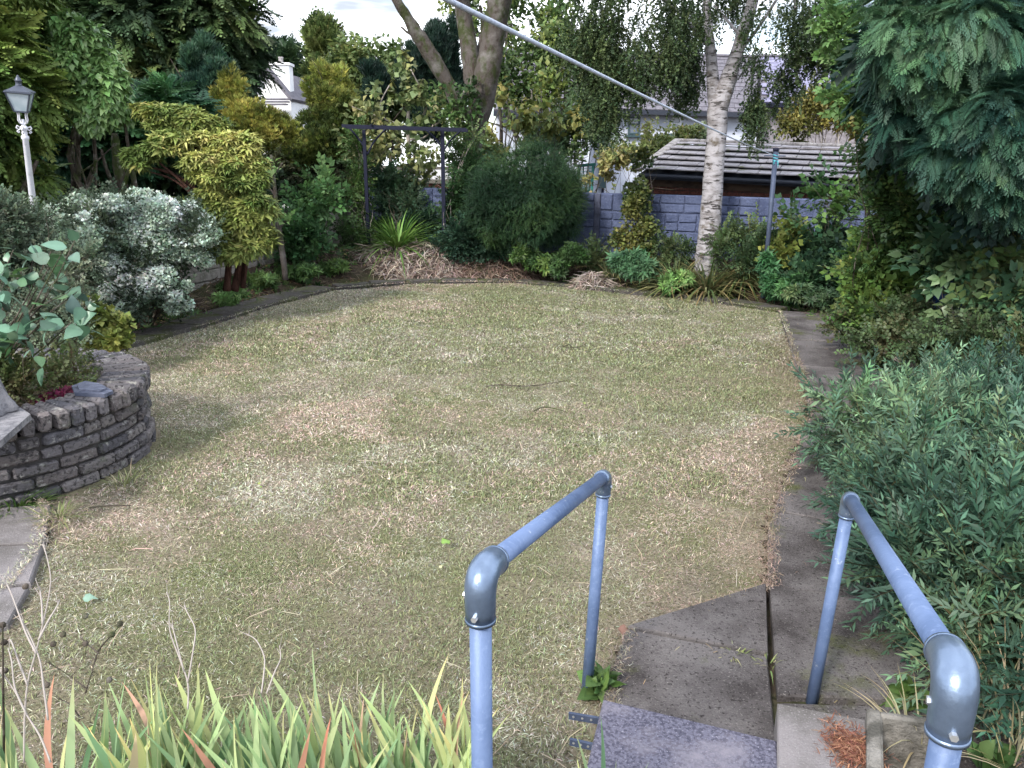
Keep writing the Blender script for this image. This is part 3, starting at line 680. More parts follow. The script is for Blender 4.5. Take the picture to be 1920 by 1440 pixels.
# ================================================================== lamp post
LB = P(64, 395, 7.7); LT = P(47, 256, 7.62); KL = .70
t = thing('lamp_post', 'white cast lamp post with grey glazed lantern leaning beside the tall conifer', 'lamp post', (LB[0] + .02, LB[1], 0))
ax = norm(LT - LB); low = LB - ax * (LB[2] / ax[2]); pm = MB()
Lh = np.linalg.norm(LT - low); pm.lathe(low, [(.09, 0), (.09, .12), (.06, .2), (.045, .3), (.036, .6), (.026, Lh - .03), (.034, Lh - .02), (.034, Lh), (.022, Lh + .015), (.026, Lh + .035), (.02, Lh + .05), (.034, Lh + .07), (.036, Lh + .08), (.028, Lh + .09), (.013, Lh + .105), (.012, Lh + .155)], 18, ax)
pm.build('post', 'lamp_white', t, True)
top = low + ax * (Lh + .063)
top0 = top; X0_ = None
sc = MB(); X1 = norm(np.array([1, .35, 0]) - ax * np.dot([1, .35, 0], ax)); Y1 = np.cross(ax, X1)
X1s, Y1s, axs = X1, Y1, ax
for k in range(4):
    dr = (X1, Y1, -X1, -Y1)[k] * KL; ax = axs * KL
    sc.tube([top + dr * (.03 + .055 * (1 - abs(math.cos(a_)) * 0) * (.4 + .6 * s_)) + ax * h_ for a_, s_, h_ in ((0, 0, .03), (0, .8, .045), (0, 1.1, .02), (0, .9, 0), (0, .7, .015))], .007, 6)
    sc.tube([top + dr * x_ + ax * h_ for x_, h_ in ((.03, .01), (.06, -.005), (.085, -.03), (.07, -.045), (.055, -.03))], .007, 6)
sc.build('scroll', 'lamp_white', t, True)
lb = top + ax * .235; X1 = X1 * KL; Y1 = Y1 * KL                       # lantern floor
for k in range(4):
    dr = norm((X1 + Y1, Y1 - X1, -X1 - Y1, X1 - Y1)[k]) * KL
    MB().tube([top + ax * .06, top + ax * .085 + dr * .05, top + ax * .12 + dr * .068, top + ax * .19 + dr * .06, top + ax * .235 + dr * .075], .0065, 6).build('bracket', 'lamp_white', t, True)
fr = MB(); b0, b1, hh = .075, .142, .245; cr_ = []
for k in range(4):
    dr = (X1 + Y1, Y1 - X1, -X1 - Y1, X1 - Y1)[k]; cr_.append((lb + dr * b0, lb + dr * b1 + ax * hh))
for k in range(4):
    fr.beam(cr_[k][0], cr_[k][1], .012, .012, up=Y1 + .1); fr.beam(cr_[k][0], cr_[(k + 1) % 4][0], .012, .014, up=ax); fr.beam(cr_[k][1], cr_[(k + 1) % 4][1], .014, .018, up=ax)
ln = fr.build('lantern_frame', 'lamp_metal', t)
for k in range(4):
    a, b = cr_[k], cr_[(k + 1) % 4]; V = np.array([a[0], b[0], b[1], a[1]]); V = V * .97 + V.mean(0) * .03; nn = norm(np.cross(V[1] - V[0], V[2] - V[0])) * .003
    MB().add(list(V) + list(V - nn), [(0, 1, 2, 3), (7, 6, 5, 4), (0, 4, 5, 1), (1, 5, 6, 2), (2, 6, 7, 3), (3, 7, 4, 0)]).build('pane', 'lamp_glass', ln)
rf = MB(); tr = lb + ax * hh; e = [tr + (X1 + Y1) * s * .158 * 1 if j == 0 else tr + (Y1 - X1) * .158 if j == 1 else tr - (X1 + Y1) * .158 if j == 2 else tr + (X1 - Y1) * .158 for j, s in enumerate((1, 1, 1, 1))]
u2 = [tr + ax * .075 + (q - tr) * .25 for q in e]; e0 = [q - ax * .008 for q in e]
rf.add(e0 + e + u2, [(3, 2, 1, 0)] + [(j * 4 + k, j * 4 + (k + 1) % 4, (j + 1) * 4 + (k + 1) % 4, (j + 1) * 4 + k) for j in (0, 1) for k in range(4)] + [(8, 9, 10, 11)])
rf.build('roof', 'lamp_metal', t)
MB().lathe(tr + ax * .07, [(r_ * KL, h_ * KL) for r_, h_ in ((.04, 0), (.042, .01), (.036, .02), (.036, .06), (.042, .065), (.042, .075), (.034, .085), (.03, .10), (.015, .115), (.018, .125), (.001, .14))], 16, ax).build('finial', 'lamp_metal', t, True)

# ================================================================== pergola
pa, pb = P(690, 400, 13.95), P(833, 400, 13.8)
t = thing('garden_arch', 'black metal arch with curved braces standing over the far bed', 'arch', ((pa[0] + pb[0]) / 2, 13.88, .3))
za, zb = P(687, 243, 13.95)[2], P(832, 246, 13.8)[2]
for p, wd in ((pa, .055), (pb, .065)):
    MB().beam((p[0], p[1], .1), (p[0] - .02, p[1], za), wd, wd, up=(0, 1, 0)).build('post', 'iron', t)
for off in (-.17, .17):
    MB().beam(P(645, 237, 13.95) + [0, off, 0], P(876, 244, 13.78) + [0, off, 0], .03, .055).build('top_rail', 'iron', t)
for u_, v_ in ((700, 239), (760, 241), (820, 243)):
    p = P(u_, v_, 13.88); MB().beam(p + [0, -.2, .035], p + [0, .2, .035], .025, .025).build('crossbar', 'iron', t)
for (pu, pv, tu, tv, Yy) in ((689, 290, 655, 240, 13.95), (689, 290, 724, 241, 13.95), (832, 283, 798, 243, 13.8), (832, 283, 864, 245, 13.8)):
    p, q = P(pu, pv, Yy), P(tu, tv, Yy); md = (p + q) / 2 + np.array([(p[0] - q[0]) * .13, 0, (q[2] - p[2]) * -.0 + .0]) 
    MB().tube(smooth_path([p, md, q], 4), .017, 6).build('brace', 'iron', t, True)

# ================================================================== fences
FA, FB = P(1062, 363, 13.9), P(1790, 376, 11.7)
ft = (FA[2] + FB[2]) / 2
dF = norm(np.array([FB[0] - FA[0], FB[1] - FA[1]])); FO = P(1122, 363, 13.72)[:2]
t = thing('fence', 'grey concrete panel fence tinted with bluish shade, with stone-pattern faces behind the birch', 'fence', (FO[0], FO[1], .3))
def fpt(s, z, n=0): return np.array([FO[0] + dF[0] * s - dF[1] * n * -1, FO[1] + dF[1] * s - dF[0] * n, z])
axF = np.array([[dF[0], dF[1], 0], [-dF[1], dF[0], 0], [0, 0, 1]])
SP = 1.86
for k in range(-3, 5):
    p = fpt(k * SP, .55); MB().box(p, (.105, .115, 1.75 + (.05 if k != 9 else 0)), ax=axF, bev=.012).build('post', 'concrete_post', t)
for k in range(-3, 4):
    pn = MB(); x0 = k * SP + .056; Wd = SP - .112
    for rw in range(5):
        zc = ft - .15 - rw * .30; pn.box(fpt(x0 + Wd / 2, zc), (Wd, .045, .296), ax=axF)
        # raised split-stone pattern
        x = 0; cols_ = []
        while x < Wd - .02:
            lw = min(random.choice([.16, .22, .30, .40]), Wd - x); cols_.append((x, lw)); x += lw
        for (xx, lw) in cols_:
            two = random.random() < .72
            for (zo, hh_) in (((-.074, .130), (.074, .130)) if two else ((0, .28),)):
                sh = .02 if not two else .0; pn.box(fpt(x0 + xx + lw / 2, zc + zo) + np.array([axF[1][0], axF[1][1], 0]) * -.026, (lw - .010, .03 + random.uniform(0, .026), hh_ + random.uniform(-.004, .006)), ax=axF, bev=.016, jit=.005)
    pn.build('panel', 'concrete_shade_blue', t)
# left boundary: buff horizontal boards between posts
LA, LBp = np.array([*P(455, 400, 11.7)[:2]]), np.array([*P(655, 378, 14.9)[:2]])
t = thing('fence', 'weathered buff concrete panel fence behind the left bed', 'fence', (LA[0], LA[1], .1))
dl = norm(LBp - LA); axL = np.array([[dl[0], dl[1], 0], [-dl[1], dl[0], 0], [0, 0, 1]])
for k in range(-4, 3):
    p = LA + dl * (k * 1.83 + .3); MB().box((p[0], p[1], .55), (.11, .12, 1.3), ax=axL, bev=.01).build('post', 'panel_buff', t)
    if k < 2:
        pn = MB()
        for rw in range(4):
            c = p + dl * .915; pn.box((c[0], c[1], 1.02 - rw * .30), (1.71, .05, .294), ax=axL, bev=.01)
            x = 0
            while x < 1.70:
                lw = min(random.uniform(.3, .8), 1.70 - x); cc = p + dl * (.06 + x + lw / 2) + np.array([axL[1][0], axL[1][1]]) * -.03
                for zo in (-.075, .075):
                    pn.box((cc[0], cc[1], 1.02 - rw * .3 + zo), (lw - .012, .03, .135), ax=axL, bev=.01, jit=.002)
                x += lw
        pn.build('panel', 'panel_buff', t)

# ================================================================== clothes pole and line
pb_ = P(1434, 520, 11.2); pt = P(1455, 281, 11.25)
t = thing('clothes_pole', 'blue-grey steel clothes pole with cord tied at its top', 'pole', (pb_[0], pb_[1], pb_[2]))
dn = norm(pt - pb_)
MB().tube([pb_ - dn * .3, pt], .034, 14).build('pole', 'galv_dark', t, True)
MB().lathe(pt - dn * .02, [(.040, 0), (.042, .03), (.036, .045), (.001, .05)], 14, dn).build('cap', 'iron', t, True)
MB().tube([pt - dn * .08 + [-.16, 0, .0], pt - dn * .08 + [.14, 0, .0]], .009, 6).build('cross_hook', 'galv_dark', t)
k_ = MB(); k_.tube(smooth_path([pt - dn * (.05 + .012 * i) + np.array([math.cos(i * 2.1) * .042, math.sin(i * 2.1) * .042, 0]) for i in range(12)], 3), .007, 5)
k_.tube([pt - dn * .14 + [.03, -.03, 0], pt - dn * .24 + [.04, -.03, 0]], .006, 5); k_.tube([pt - dn * .14 + [-.02, -.04, 0], pt - dn * .2 + [-.03, -.04, 0]], .006, 5)
k_.build('cord', 'cord_blue', t, True)
e0 = pt - dn * .06 + np.array([-.05, 0, 0]); e1 = P(832, -4, 1.45); ex = e1 + norm(e1 - e0) * 2.2
pts = [e0 + (e1 - e0) * s + np.array([0, 0, -.02 * math.sin(math.pi * s)]) for s in np.linspace(0, 1, 16)] + [ex]
tag(MB().tube(pts, .0050, 10).build('washing_line', 'rope', None, True), 'pale blue-white washing line stretched above the garden to the clothes pole', 'washing line')

# ================================================================== shed behind the fence
e_l, e_r = P(1198, 322, 14.7), P(1700, 346, 12.9); r_l, r_r = P(1272, 266, 16.3), P(1645, 279, 14.9)
t = thing('shed', 'low brick shed with grey shingle hipped roof behind the concrete fence', 'shed', ((e_l[0] + e_r[0]) / 2, e_l[1] + 1, 0))
rf = MB(); rows = 6; dirr = norm(e_r - e_l)
core = MB(); bk_l, bk_r = e_l + np.array([1.9, 3.3, 0]), e_r + np.array([1.9, 3.3, 0]); dz = np.array([0, 0, -.05])
ext = dirr * 1.6; er2, rr2, bkr2 = e_r + ext, r_r + ext, bk_r + ext
core.add([e_l + dz, er2 + dz, r_l + dz, rr2 + dz, bk_l + dz, bkr2 + dz], [(0, 1, 3, 2), (2, 3, 5, 4), (0, 2, 4), (1, 5, 3), (0, 4, 5, 1)])
core.build('roof_deck', 'fascia', t)
for i in range(rows):
    s0, s1 = i / rows, (i + 1.06) / rows
    A0, B0_ = e_l + (r_l - e_l) * s0, er2 + (rr2 - er2) * s0; A1, B1_ = e_l + (r_l - e_l) * min(s1, 1), er2 + (rr2 - er2) * min(s1, 1)
    Lr = np.linalg.norm(B0_ - A0); x = -random.uniform(0, .2); Wt = .36
    nrm_ = norm(np.cross(B0_ - A0, A1 - A0)); nrm_ = nrm_ * np.sign(nrm_[2])
    while x < Lr:
        xa, xb = max(x, 0) + .006, min(x + Wt, Lr) - .006
        if xb - xa > .05:
            f0, f1 = xa / Lr, xb / Lr; p00, p10 = A0 + (B0_ - A0) * f0, A0 + (B0_ - A0) * f1
            up_ = (A1 - A0) + (B1_ - B0_ - (A1 - A0)) * f0; g0 = (np.dot(up_, norm(B0_ - A0)))
            sl = up_ - norm(B0_ - A0) * g0; p01, p11 = p00 + sl + norm(B0_ - A0) * max(0, g0 - x - .0) * (x < g0), p10 + sl
            if x < g0: p01 = p00 + sl + norm(B0_ - A0) * min(g0 * (1 - 0), max(g0 - xa, 0))
            j = random.uniform(-.004, .006); lo = nrm_ * (.074 + j); hi_ = nrm_ * (.022 + j)
            if np.linalg.norm(p11 - p01) < .02 or np.dot(p11 - p01, p10 - p00) <= 0: p01 = p11 - norm(p10 - p00) * .02
            rf.add([p00 + lo - nrm_ * .018, p10 + lo - nrm_ * .018, p11 + hi_ - nrm_ * .012, p01 + hi_ - nrm_ * .012, p00 + lo, p10 + lo, p11 + hi_, p01 + hi_], [(3, 2, 1, 0), (4, 5, 6, 7), (0, 1, 5, 4), (1, 2, 6, 5), (2, 3, 7, 6), (3, 0, 4, 7)])
        x += Wt
rf.build('roof', 'shed_tile', t)
rg = MB(); n_ = 12
for i in range(n_): a_, b_ = r_l + (rr2 - r_l) * (i / n_), r_l + (rr2 - r_l) * ((i + .985) / n_); rg.beam(a_ + [0, 0, .03], b_ + [0, 0, .03], .2, .07, bev=.025)
for i in range(5): a_, b_ = e_l + (r_l - e_l) * (i / 5), e_l + (r_l - e_l) * ((i + .98) / 5); rg.beam(a_ + [0, 0, .045], b_ + [0, 0, .045], .17, .06, bev=.02)
rg.build('ridge_tiles', 'ridge_stone', t)
MB().beam(e_l + [0.02, .05, -.075], er2 + [0, .05, -.075], .03, .10).build('fascia', 'fascia', t)
MB().tube([e_l + [0, -.03, -.06], er2 + [0, -.03, -.06]], .038, 10).build('gutter', 'fascia', t, True)
MB().beam(e_l + [.18, .32, -.19], er2 + [0, .32, -.19], .05, .13).build('wall_plate', 'timber', t)
bw = MB(); bl, br = e_l + np.array([.25, .35, 0]), er2 + np.array([0, .35, 0]); Lw = np.linalg.norm(br - bl); dw = norm((br - bl) * [1, 1, 0])
bw.box(((bl + br) / 2) * [1, 1, 0] + np.array([0, 0, .78]) + np.array([0, .06, 0]), (Lw, .1, 1.56), ax=np.array([[dw[0], dw[1], 0], [-dw[1], dw[0], 0], [0, 0, 1]])); bw.build('wall', 'mortar', t)
bk = MB(); axw = np.array([[dw[0], dw[1], 0], [-dw[1], dw[0], 0], [0, 0, 1]])
for cs in range(6):
    x = (cs % 2) * .115
    while x < Lw - .22:
        c = bl + dw * (x + .11); bk.box((c[0], c[1], 1.525 - cs * .075), (.213, .06, .063), ax=axw, jit=.001); x += .225
bk.build('brickwork', 'brick_red', t)
# ================================================================== houses beyond
def wall_quad(mb, a, b, z0, z1, th=.3):
    a = np.array([a[0], a[1]]); b = np.array([b[0], b[1]]); d = norm(b - a); c = (a + b) / 2 + np.array([-d[1], d[0]]) * th / 2
    mb.box((c[0], c[1], (z0 + z1) / 2), (np.linalg.norm(b - a), th, z1 - z0), ax=np.array([[d[0], d[1], 0], [-d[1], d[0], 0], [0, 0, 1]]))
def tiled_roof(t, el, er, rl, rr, rows, m, tw=.33, th=.03):
    mb = MB(); nr = norm(np.cross(er - el, rl - el)); nr = nr * np.sign(nr[2])
    for i in range(rows):
        s0, s1 = i / rows, (i + 1.1) / rows; a0, b0_, a1, b1_ = el + (rl - el) * s0, er + (rr - er) * s0, el + (rl - el) * s1, er + (rr - er) * s1
        n = int(np.linalg.norm(b0_ - a0) / tw)
        for k in range(n):
            f0, f1 = (k + (i % 2) * .5 + .02) / n, (k + (i % 2) * .5 + .98) / n; f1 = min(f1, 1)
            if f1 <= f0: continue
            lo, hi_ = nr * (th + random.uniform(-.004, .004)), nr * th * .3
            q = [a0 + (b0_ - a0) * f0, a0 + (b0_ - a0) * f1, a1 + (b1_ - a1) * f1, a1 + (b1_ - a1) * f0]
            mb.add([q[0] + lo - nr * th, q[1] + lo - nr * th, q[2] + hi_ - nr * th, q[3] + hi_ - nr * th, q[0] + lo, q[1] + lo, q[2] + hi_, q[3] + hi_], [(4, 5, 6, 7), (0, 1, 5, 4), (1, 2, 6, 5), (3, 0, 4, 7)])
    mb.build('roof', m, t)
    c2 = MB(); b_ = np.array([0, 3.4, 0]); dz = nr * -.03; c2.add([el + dz, er + dz, rr + dz, rl + dz, el + b_ * 2 + dz, er + b_ * 2 + dz], [(0, 1, 2, 3), (3, 2, 5, 4), (0, 3, 4), (1, 5, 2), (0, 4, 5, 1)]); c2.build('roof_deck', 'roof_tile', t)
    MB().beam(rl + [0, 0, .03], rr + [0, 0, .03], .25, .12, bev=.04).build('ridge_tiles', 'roof_tile', t)
def window(t, u0, v0, u1, v1, Yw, m, mull=1, sill=True, name='window', frame='frame_white', trans=.42):
    a, b = P(u0, v1, Yw), P(u1, v0, Yw); c = (a + b) / 2; Wd, Hh = b[0] - a[0], b[2] - a[2]; fr = MB(); fw = .06
    fr.box((a[0] + fw / 2, c[1], c[2]), (fw, .08, Hh)); fr.box((b[0] - fw / 2, c[1], c[2]), (fw, .08, Hh)); fr.box((c[0], c[1], a[2] + fw / 2), (Wd - 2 * fw, .08, fw)); fr.box((c[0], c[1], b[2] - fw / 2), (Wd - 2 * fw, .08, fw))
    if trans: fr.box((c[0], c[1], b[2] - Hh * trans), (Wd - 2 * fw, .08, fw * .9))
    o = fr.build(name, frame, t); MB().box((c[0], c[1] + .03, c[2]), (Wd - fw, .02, Hh - fw)).build('pane', 'glass', o)
    if sill: MB().box((c[0], c[1] - .05, a[2] - .06), (Wd + .16, .2, .08)).build('sill', 'frame_dark', o)
Yh = 30
t = thing('house', 'long white rendered house with grey tiled roof behind the birch', 'house', P(1250, 300, Yh) * [1, 1, 0] + [0, 0, -1.2])
el, er = P(1108, 203, Yh - .5), P(1420, 212, Yh - .5); rl, rr = P(1108, 98, Yh + 4), P(1420, 108, Yh + 4)
tiled_roof(t, el, er, rl, rr, 14, 'roof_tile')
mb = MB(); a, b = P(1108, 240, Yh), P(1420, 240, Yh); wall_quad(mb, a, b, -1.5, er[2] - .02); mb.build('wall', 'render_white', t)
MB().beam(el + [0, .0, -.08], er + [0, 0, -.08], .1, .16).build('fascia', 'fascia', t)
window(t, 1177, 219, 1201, 252, Yh - .03, 'glass', frame='frame_dark'); window(t, 1256, 220, 1278, 250, Yh - .03, 'glass')
p = P(1137, 206, Yh - .1); MB().tube([p, [p[0], p[1], -1]], .05, 8).build('downpipe', 'iron', t, True)
MB().box(P(1132, 285, Yh - .12) , (.28, .16, 2.6)).build('door', 'frame_dark', t)
t = thing('house', 'white house with ribbed tile roof and brown window, left of the long one', 'house', P(1000, 300, 27) * [1, 1, 0] + [0, 0, -1.2])
el, er = P(925, 208, 26.5), P(1106, 212, 26.5); rl, rr = P(925, 95, 30.5), P(1085, 100, 30.5)
tiled_roof(t, el, er, rl, rr, 11, 'roof_tile', .4, .06)
mb = MB(); a, b = P(930, 240, 27), P(1104, 240, 27); wall_quad(mb, a, b, -1.5, er[2] - .02); mb.build('wall', 'render_white', t)
window(t, 982, 234, 1028, 264, 26.97, 'glass', frame='frame_brown', trans=0); MB().beam(el + [0, 0, -.08], er + [0, 0, -.08], .1, .16).build('fascia', 'fascia', t)
p = P(1052, 215, 26.9); MB().tube([p, [p[0], p[1], -1]], .045, 8).build('downpipe', 'stem_pale', t, True)
t = thing('house', 'grey stone house with violet slate roof behind the golden shrub', 'house', P(1520, 300, 33) * [1, 1, 0] + [0, 0, -1.2])
el, er = P(1428, 192, 31.5), P(1720, 198, 31.5); rl, rr = P(1424, 106, 35.5), P(1720, 112, 35.5)
tiled_roof(t, el, er, rl, rr, 13, 'roof_slate', .45)
mb = MB(); a, b = P(1424, 240, 32), P(1720, 240, 32); wall_quad(mb, a, b, -1.5, er[2] - .02); mb.build('wall', 'stone_house', t)
MB().beam(el + [0, 0, -.08], er + [0, 0, -.08], .1, .16).build('gutter', 'iron', t)
p = P(1463, 178, 31.6); MB().tube([p, p + [-.08, -.05, -.9]], .06, 8).build('downpipe', 'iron', t, True)
# distant bungalow
Yb = 34
t = thing('house', 'distant white gabled bungalow with two chimneys between the conifers', 'house', P(505, 200, Yb) * [1, 1, 0] + [0, 0, -1.2])
g0, g1, gt = P(462, 188, Yb), P(545, 188, Yb), P(500, 133, Yb)
bk_ = np.array([.6, 5, 0]); mb = MB(); mb.add([g0 - [0, 0, 5], g1 - [0, 0, 5], g1, gt, g0, g0 - [0, 0, 5] + bk_, g1 - [0, 0, 5] + bk_, g1 + bk_, gt + bk_, g0 + bk_], [(0, 1, 2, 3, 4), (5, 9, 8, 7, 6), (0, 5, 6, 1), (0, 4, 9, 5), (1, 6, 7, 2), (4, 3, 8, 9), (3, 2, 7, 8)]); mb.build('wall', 'render_cream', t)
mb = MB(); f = np.array([0, -.25, 0])
for a_, b_ in ((g0 + (g0 - gt) * .04, gt), (g1 + (g1 - gt) * .04, gt)):
    nn = norm(np.cross(b_ - a_, [0, 1, 0])) * .14; nn = nn * np.sign(nn[2]); q = [a_ + f, b_ + f, b_ + bk_ * 1.02, a_ + bk_ * 1.02]; mb.add([p + nn * .05 for p in q] + [p + nn for p in q], [(0, 1, 2, 3), (7, 6, 5, 4), (0, 4, 5, 1), (3, 2, 6, 7), (0, 3, 7, 4)])
mb.build('roof', 'roof_tile', t)
sk0, sk1 = P(478, 186, Yb - .6), P(545, 186, Yb - .6); mb = MB()
for i in range(3): mb.beam(sk0 - [0, .28 * i, .12 * i], sk1 - [0, .28 * i, .12 * i], .34, .05)
mb.build('lean_to_roof', 'roof_tile', t)
for (u0, v0, u1, v1, dy) in ((450, 121, 465, 152, .8), (513, 124, 545, 175, .5)):
    a_, b_ = P(u0, v1, Yb + dy), P(u1, v0, Yb + dy); c = (a_ + b_) / 2; m2 = MB().box((c[0], c[1], c[2] - .3), (b_[0] - a_[0], .6, b_[2] - a_[2] + .6)).box((c[0], c[1], b_[2] + .05), (b_[0] - a_[0] + .12, .72, .1))
    ch = m2.build('chimney', 'render_cream', t); MB().lathe((c[0], c[1], b_[2] + .09), [(.11, 0), (.09, .02), (.09, .2), (.11, .22), (.10, .26)], 10).build('pot', 'ridge_stone', ch, True)
# green frame beyond the fence, blue bin, rear white wall
t = thing('net_frame', 'green metal frame with netting beyond the concrete fence', 'frame', P(1098, 380, 17) * [1, 1, 0])
for u_ in (1085, 1112): p = P(u_, 310, 17); MB().tube([p, [p[0], p[1], -.2]], .03, 6).build('upright', 'green_net', t)
MB().tube([P(1082, 311, 17), P(1117, 308, 17)], .035, 6).build('top_rail', 'green_net', t); MB().tube([P(1097, 340, 17), P(1097, 372, 17)], .015, 6).build('upright', 'green_net', t)
m_ = MB()
for k in range(12): m_.tube([P(1086 + k * 2.2, 312, 17), P(1086 + k * 2.2, 372, 17)], .006, 4)
for k in range(10): m_.tube([P(1086, 316 + k * 6, 17), P(1111, 315 + k * 6, 17)], .006, 4)
m_.build('netting', 'green_net', t)
wa, wb = P(560, 322, 19.5), P(905, 318, 19)
t = thing('garden_wall', 'low white capped wall glimpsed through the black arch', 'wall', wa * [1, 1, 0])
mb = MB(); wall_quad(mb, wa, wb, -.6, wa[2] - .22, .2); mb.build('wall', 'brick_red', t); MB().beam(wa - [0, 0, .1], wb - [0, 0, .1], .3, .22).build('coping', 'frame_white', t)
bb = P(1805, 540, 7.9); t = thing('water_butt', 'dark blue plastic butt hidden behind the right-hand shrubs', 'water butt', (bb[0], bb[1], 0))
MB().lathe((bb[0], bb[1], 0), [(.22, 0), (.26, .3), (.27, .6), (.26, .85)], 20).build('barrel', 'bin_blue', t, True); MB().lathe((bb[0], bb[1], .85), [(.28, 0), (.28, .03), (.2, .06), (.001, .07)], 20).build('lid', 'bin_blue', t, True)
#@@PART3
# ================================================================== vegetation
def gbase(u, v, Y): p = P(u, v, Y); return np.array([p[0], Y, gz1(p[0], Y)])
def trunkmesh(t, limbs, m, name='trunk', n=12, wob=.04, k=5):
    mb = MB()
    for pts in limbs:                                    # each: list of (u, v, Y, width_px)
        w3 = [P(u, v, Y) for u, v, Y, _ in pts]; rd = [wd / 2 * Y / FOC * 1.03 for _, _, Y, wd in pts]
        pth = smooth_path(w3, k); rr = np.interp(np.linspace(0, len(rd) - 1, len(pth)), range(len(rd)), rd)
        mb.tube(pth, rr, n, wob=wob)
    return mb.build(name, m, t, True)
# ---- left: tall yellow-green conifer
bs = [BL(0, 50, 9.8, 85, 140), BL(-90, 200, 9.4, 120, 150), BL(40, 190, 9.6, 60, 80), BL(30, -60, 9.8, 90, 110), BL(10, 285, 9.8, 90, 60), BL(-120, 20, 9.4, 150, 250)]
t = thing('conifer_tree', 'tall yellow-green feathery conifer at the left edge behind the lamp post', 'tree', gbase(-10, 400, 9.8))
foliage(t, [cloud(bs, 7500, 'spray_lo', .26, YG, out=.75, up=-.15, rand=.5, lump=.35, inner=.35, lfreq=2.5, seed=1, cfreq=1.2)])
trunkmesh(t, [[(-20, 460, 9.9, 40), (-10, 250, 9.8, 30), (0, 60, 9.8, 18), (10, -80, 9.8, 8)], [(-10, 430, 9.7, 14), (40, 360, 9.5, 10), (70, 300, 9.5, 6)], [(60, 420, 9.8, 12), (40, 330, 9.7, 8), (10, 260, 9.7, 4)]], 'bark')
# ---- tall climber-clad broadleaf next to it
bs = [BL(165, 150, 9.9, 52, 75), BL(130, 75, 9.9, 36, 44), BL(200, 205, 9.9, 45, 45), BL(150, 100, 10.0, 45, 50), BL(212, 150, 10, 25, 45)]
shrub('ivy_tree', 'column of glossy light green drooping leaves beside the tall left conifer', 'tree', gbase(170, 400, 10.7), bs, 7500, 'leaf', .105, LG, .05, 4, 'leaf_gloss', out=.5, up=-.45, rand=.5, lump=.3, seed=2, cfreq=1)
# ---- feathery dark layer under it, with bare dark stems
bs = [BL(190, 250, 11.6, 110, 36), BL(270, 250, 11.6, 80, 42), BL(110, 280, 11.4, 70, 40), BL(330, 215, 11.6, 45, 45), BL(60, 320, 11.8, 60, 36), BL(210, 290, 11.9, 110, 26)]
t = thing('conifer_tree', 'low dark green feathery conifer with twisting bare stems behind the variegated shrub', 'tree', gbase(180, 420, 10.8))
foliage(t, [cloud(bs, 4200, 'spray_flat', .30, [(.03, .09, .05), (.06, .16, .075), (.12, .26, .09)], out=.7, up=-.05, rand=.35, lump=.3, inner=.4, seed=3, flat=.5)])
trunkmesh(t, [[(120, 440, 10.6, 20), (140, 350, 10.5, 12), (135, 290, 10.5, 9), (145, 240, 10.6, 5)], [(140, 400, 10.5, 9), (165, 340, 10.5, 7), (180, 300, 10.4, 5)], [(240, 420, 10.8, 26), (222, 310, 10.8, 18), (215, 250, 10.8, 10)], [(245, 400, 10.6, 10), (205, 330, 10.6, 6), (190, 280, 10.5, 4)], [(90, 430, 10.4, 9), (100, 350, 10.4, 6), (80, 300, 10.3, 4)], [(260, 400, 10.5, 12), (245, 300, 10.5, 8)], [(160, 370, 10.2, 8), (175, 330, 10.2, 5)]], 'bark', wob=.1)
# ---- dark evergreen masses added as a shaded backdrop at the left back
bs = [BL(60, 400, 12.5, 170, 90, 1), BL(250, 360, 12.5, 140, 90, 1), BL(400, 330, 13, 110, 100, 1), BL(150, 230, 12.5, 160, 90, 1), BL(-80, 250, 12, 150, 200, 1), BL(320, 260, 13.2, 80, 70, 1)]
shrub('hedge', 'dark evergreen mass added as shaded backdrop behind the left conifers', 'hedge', gbase(150, 400, 12.6), bs, 9000, 'leaf', .17, [(.02, .04, .02), (.035, .065, .03), (.06, .10, .04)], .06, 7, out=.6, inner=.45, seed=4)
# ---- big dark conifer at the back left
bs = [BL(300, 60, 17, 150, 130), BL(200, 20, 17, 120, 120), BL(380, 20, 17.2, 90, 110), BL(250, 160, 17, 110, 60), BL(370, 110, 16.8, 90, 60), BL(260, -60, 17, 170, 90), BL(420, 65, 17, 45, 45)]
t = thing('conifer_tree', 'huge dark spreading conifer towering at the back left against the sky', 'tree', gbase(290, 400, 17.4))
foliage(t, [cloud(bs, 11000, 'spray_lo', .42, [(.03, .06, .03), (.065, .115, .048), (.16, .21, .075)], out=.8, up=-.2, rand=.5, lump=.45, inner=.35, lfreq=1.3, cfreq=1.1, seed=5, gap=.27, gfreq=1.4)])
trunkmesh(t, [[(290, 400, 17.4, 34), (285, 200, 17.3, 24), (290, 0, 17.2, 14), (292, -120, 17.2, 5)], [(286, 180, 17.3, 10), (230, 90, 17, 6), (190, 60, 16.9, 3)], [(288, 120, 17.3, 9), (340, 60, 17, 6), (390, 20, 17, 3)], [(288, 60, 17.2, 8), (250, 0, 17, 4)]], 'bark')
# ---- blue-dark cypress
bs = [BL(392, 155, 14.6, 46, 60), BL(400, 115, 14.8, 30, 42), BL(375, 190, 14.5, 40, 45), BL(300, 200, 14.4, 45, 40)]
shrub('cypress_tree', 'blue-green soft cypress left of the white gable, above the golden conifer', 'tree', gbase(405, 400, 14.8), bs, 4200, 'plume', .16, [(.016, .045, .032), (.03, .075, .05), (.055, .115, .065)], .06, 2, out=.4, up=.7, rand=.3, lump=.3, seed=6)
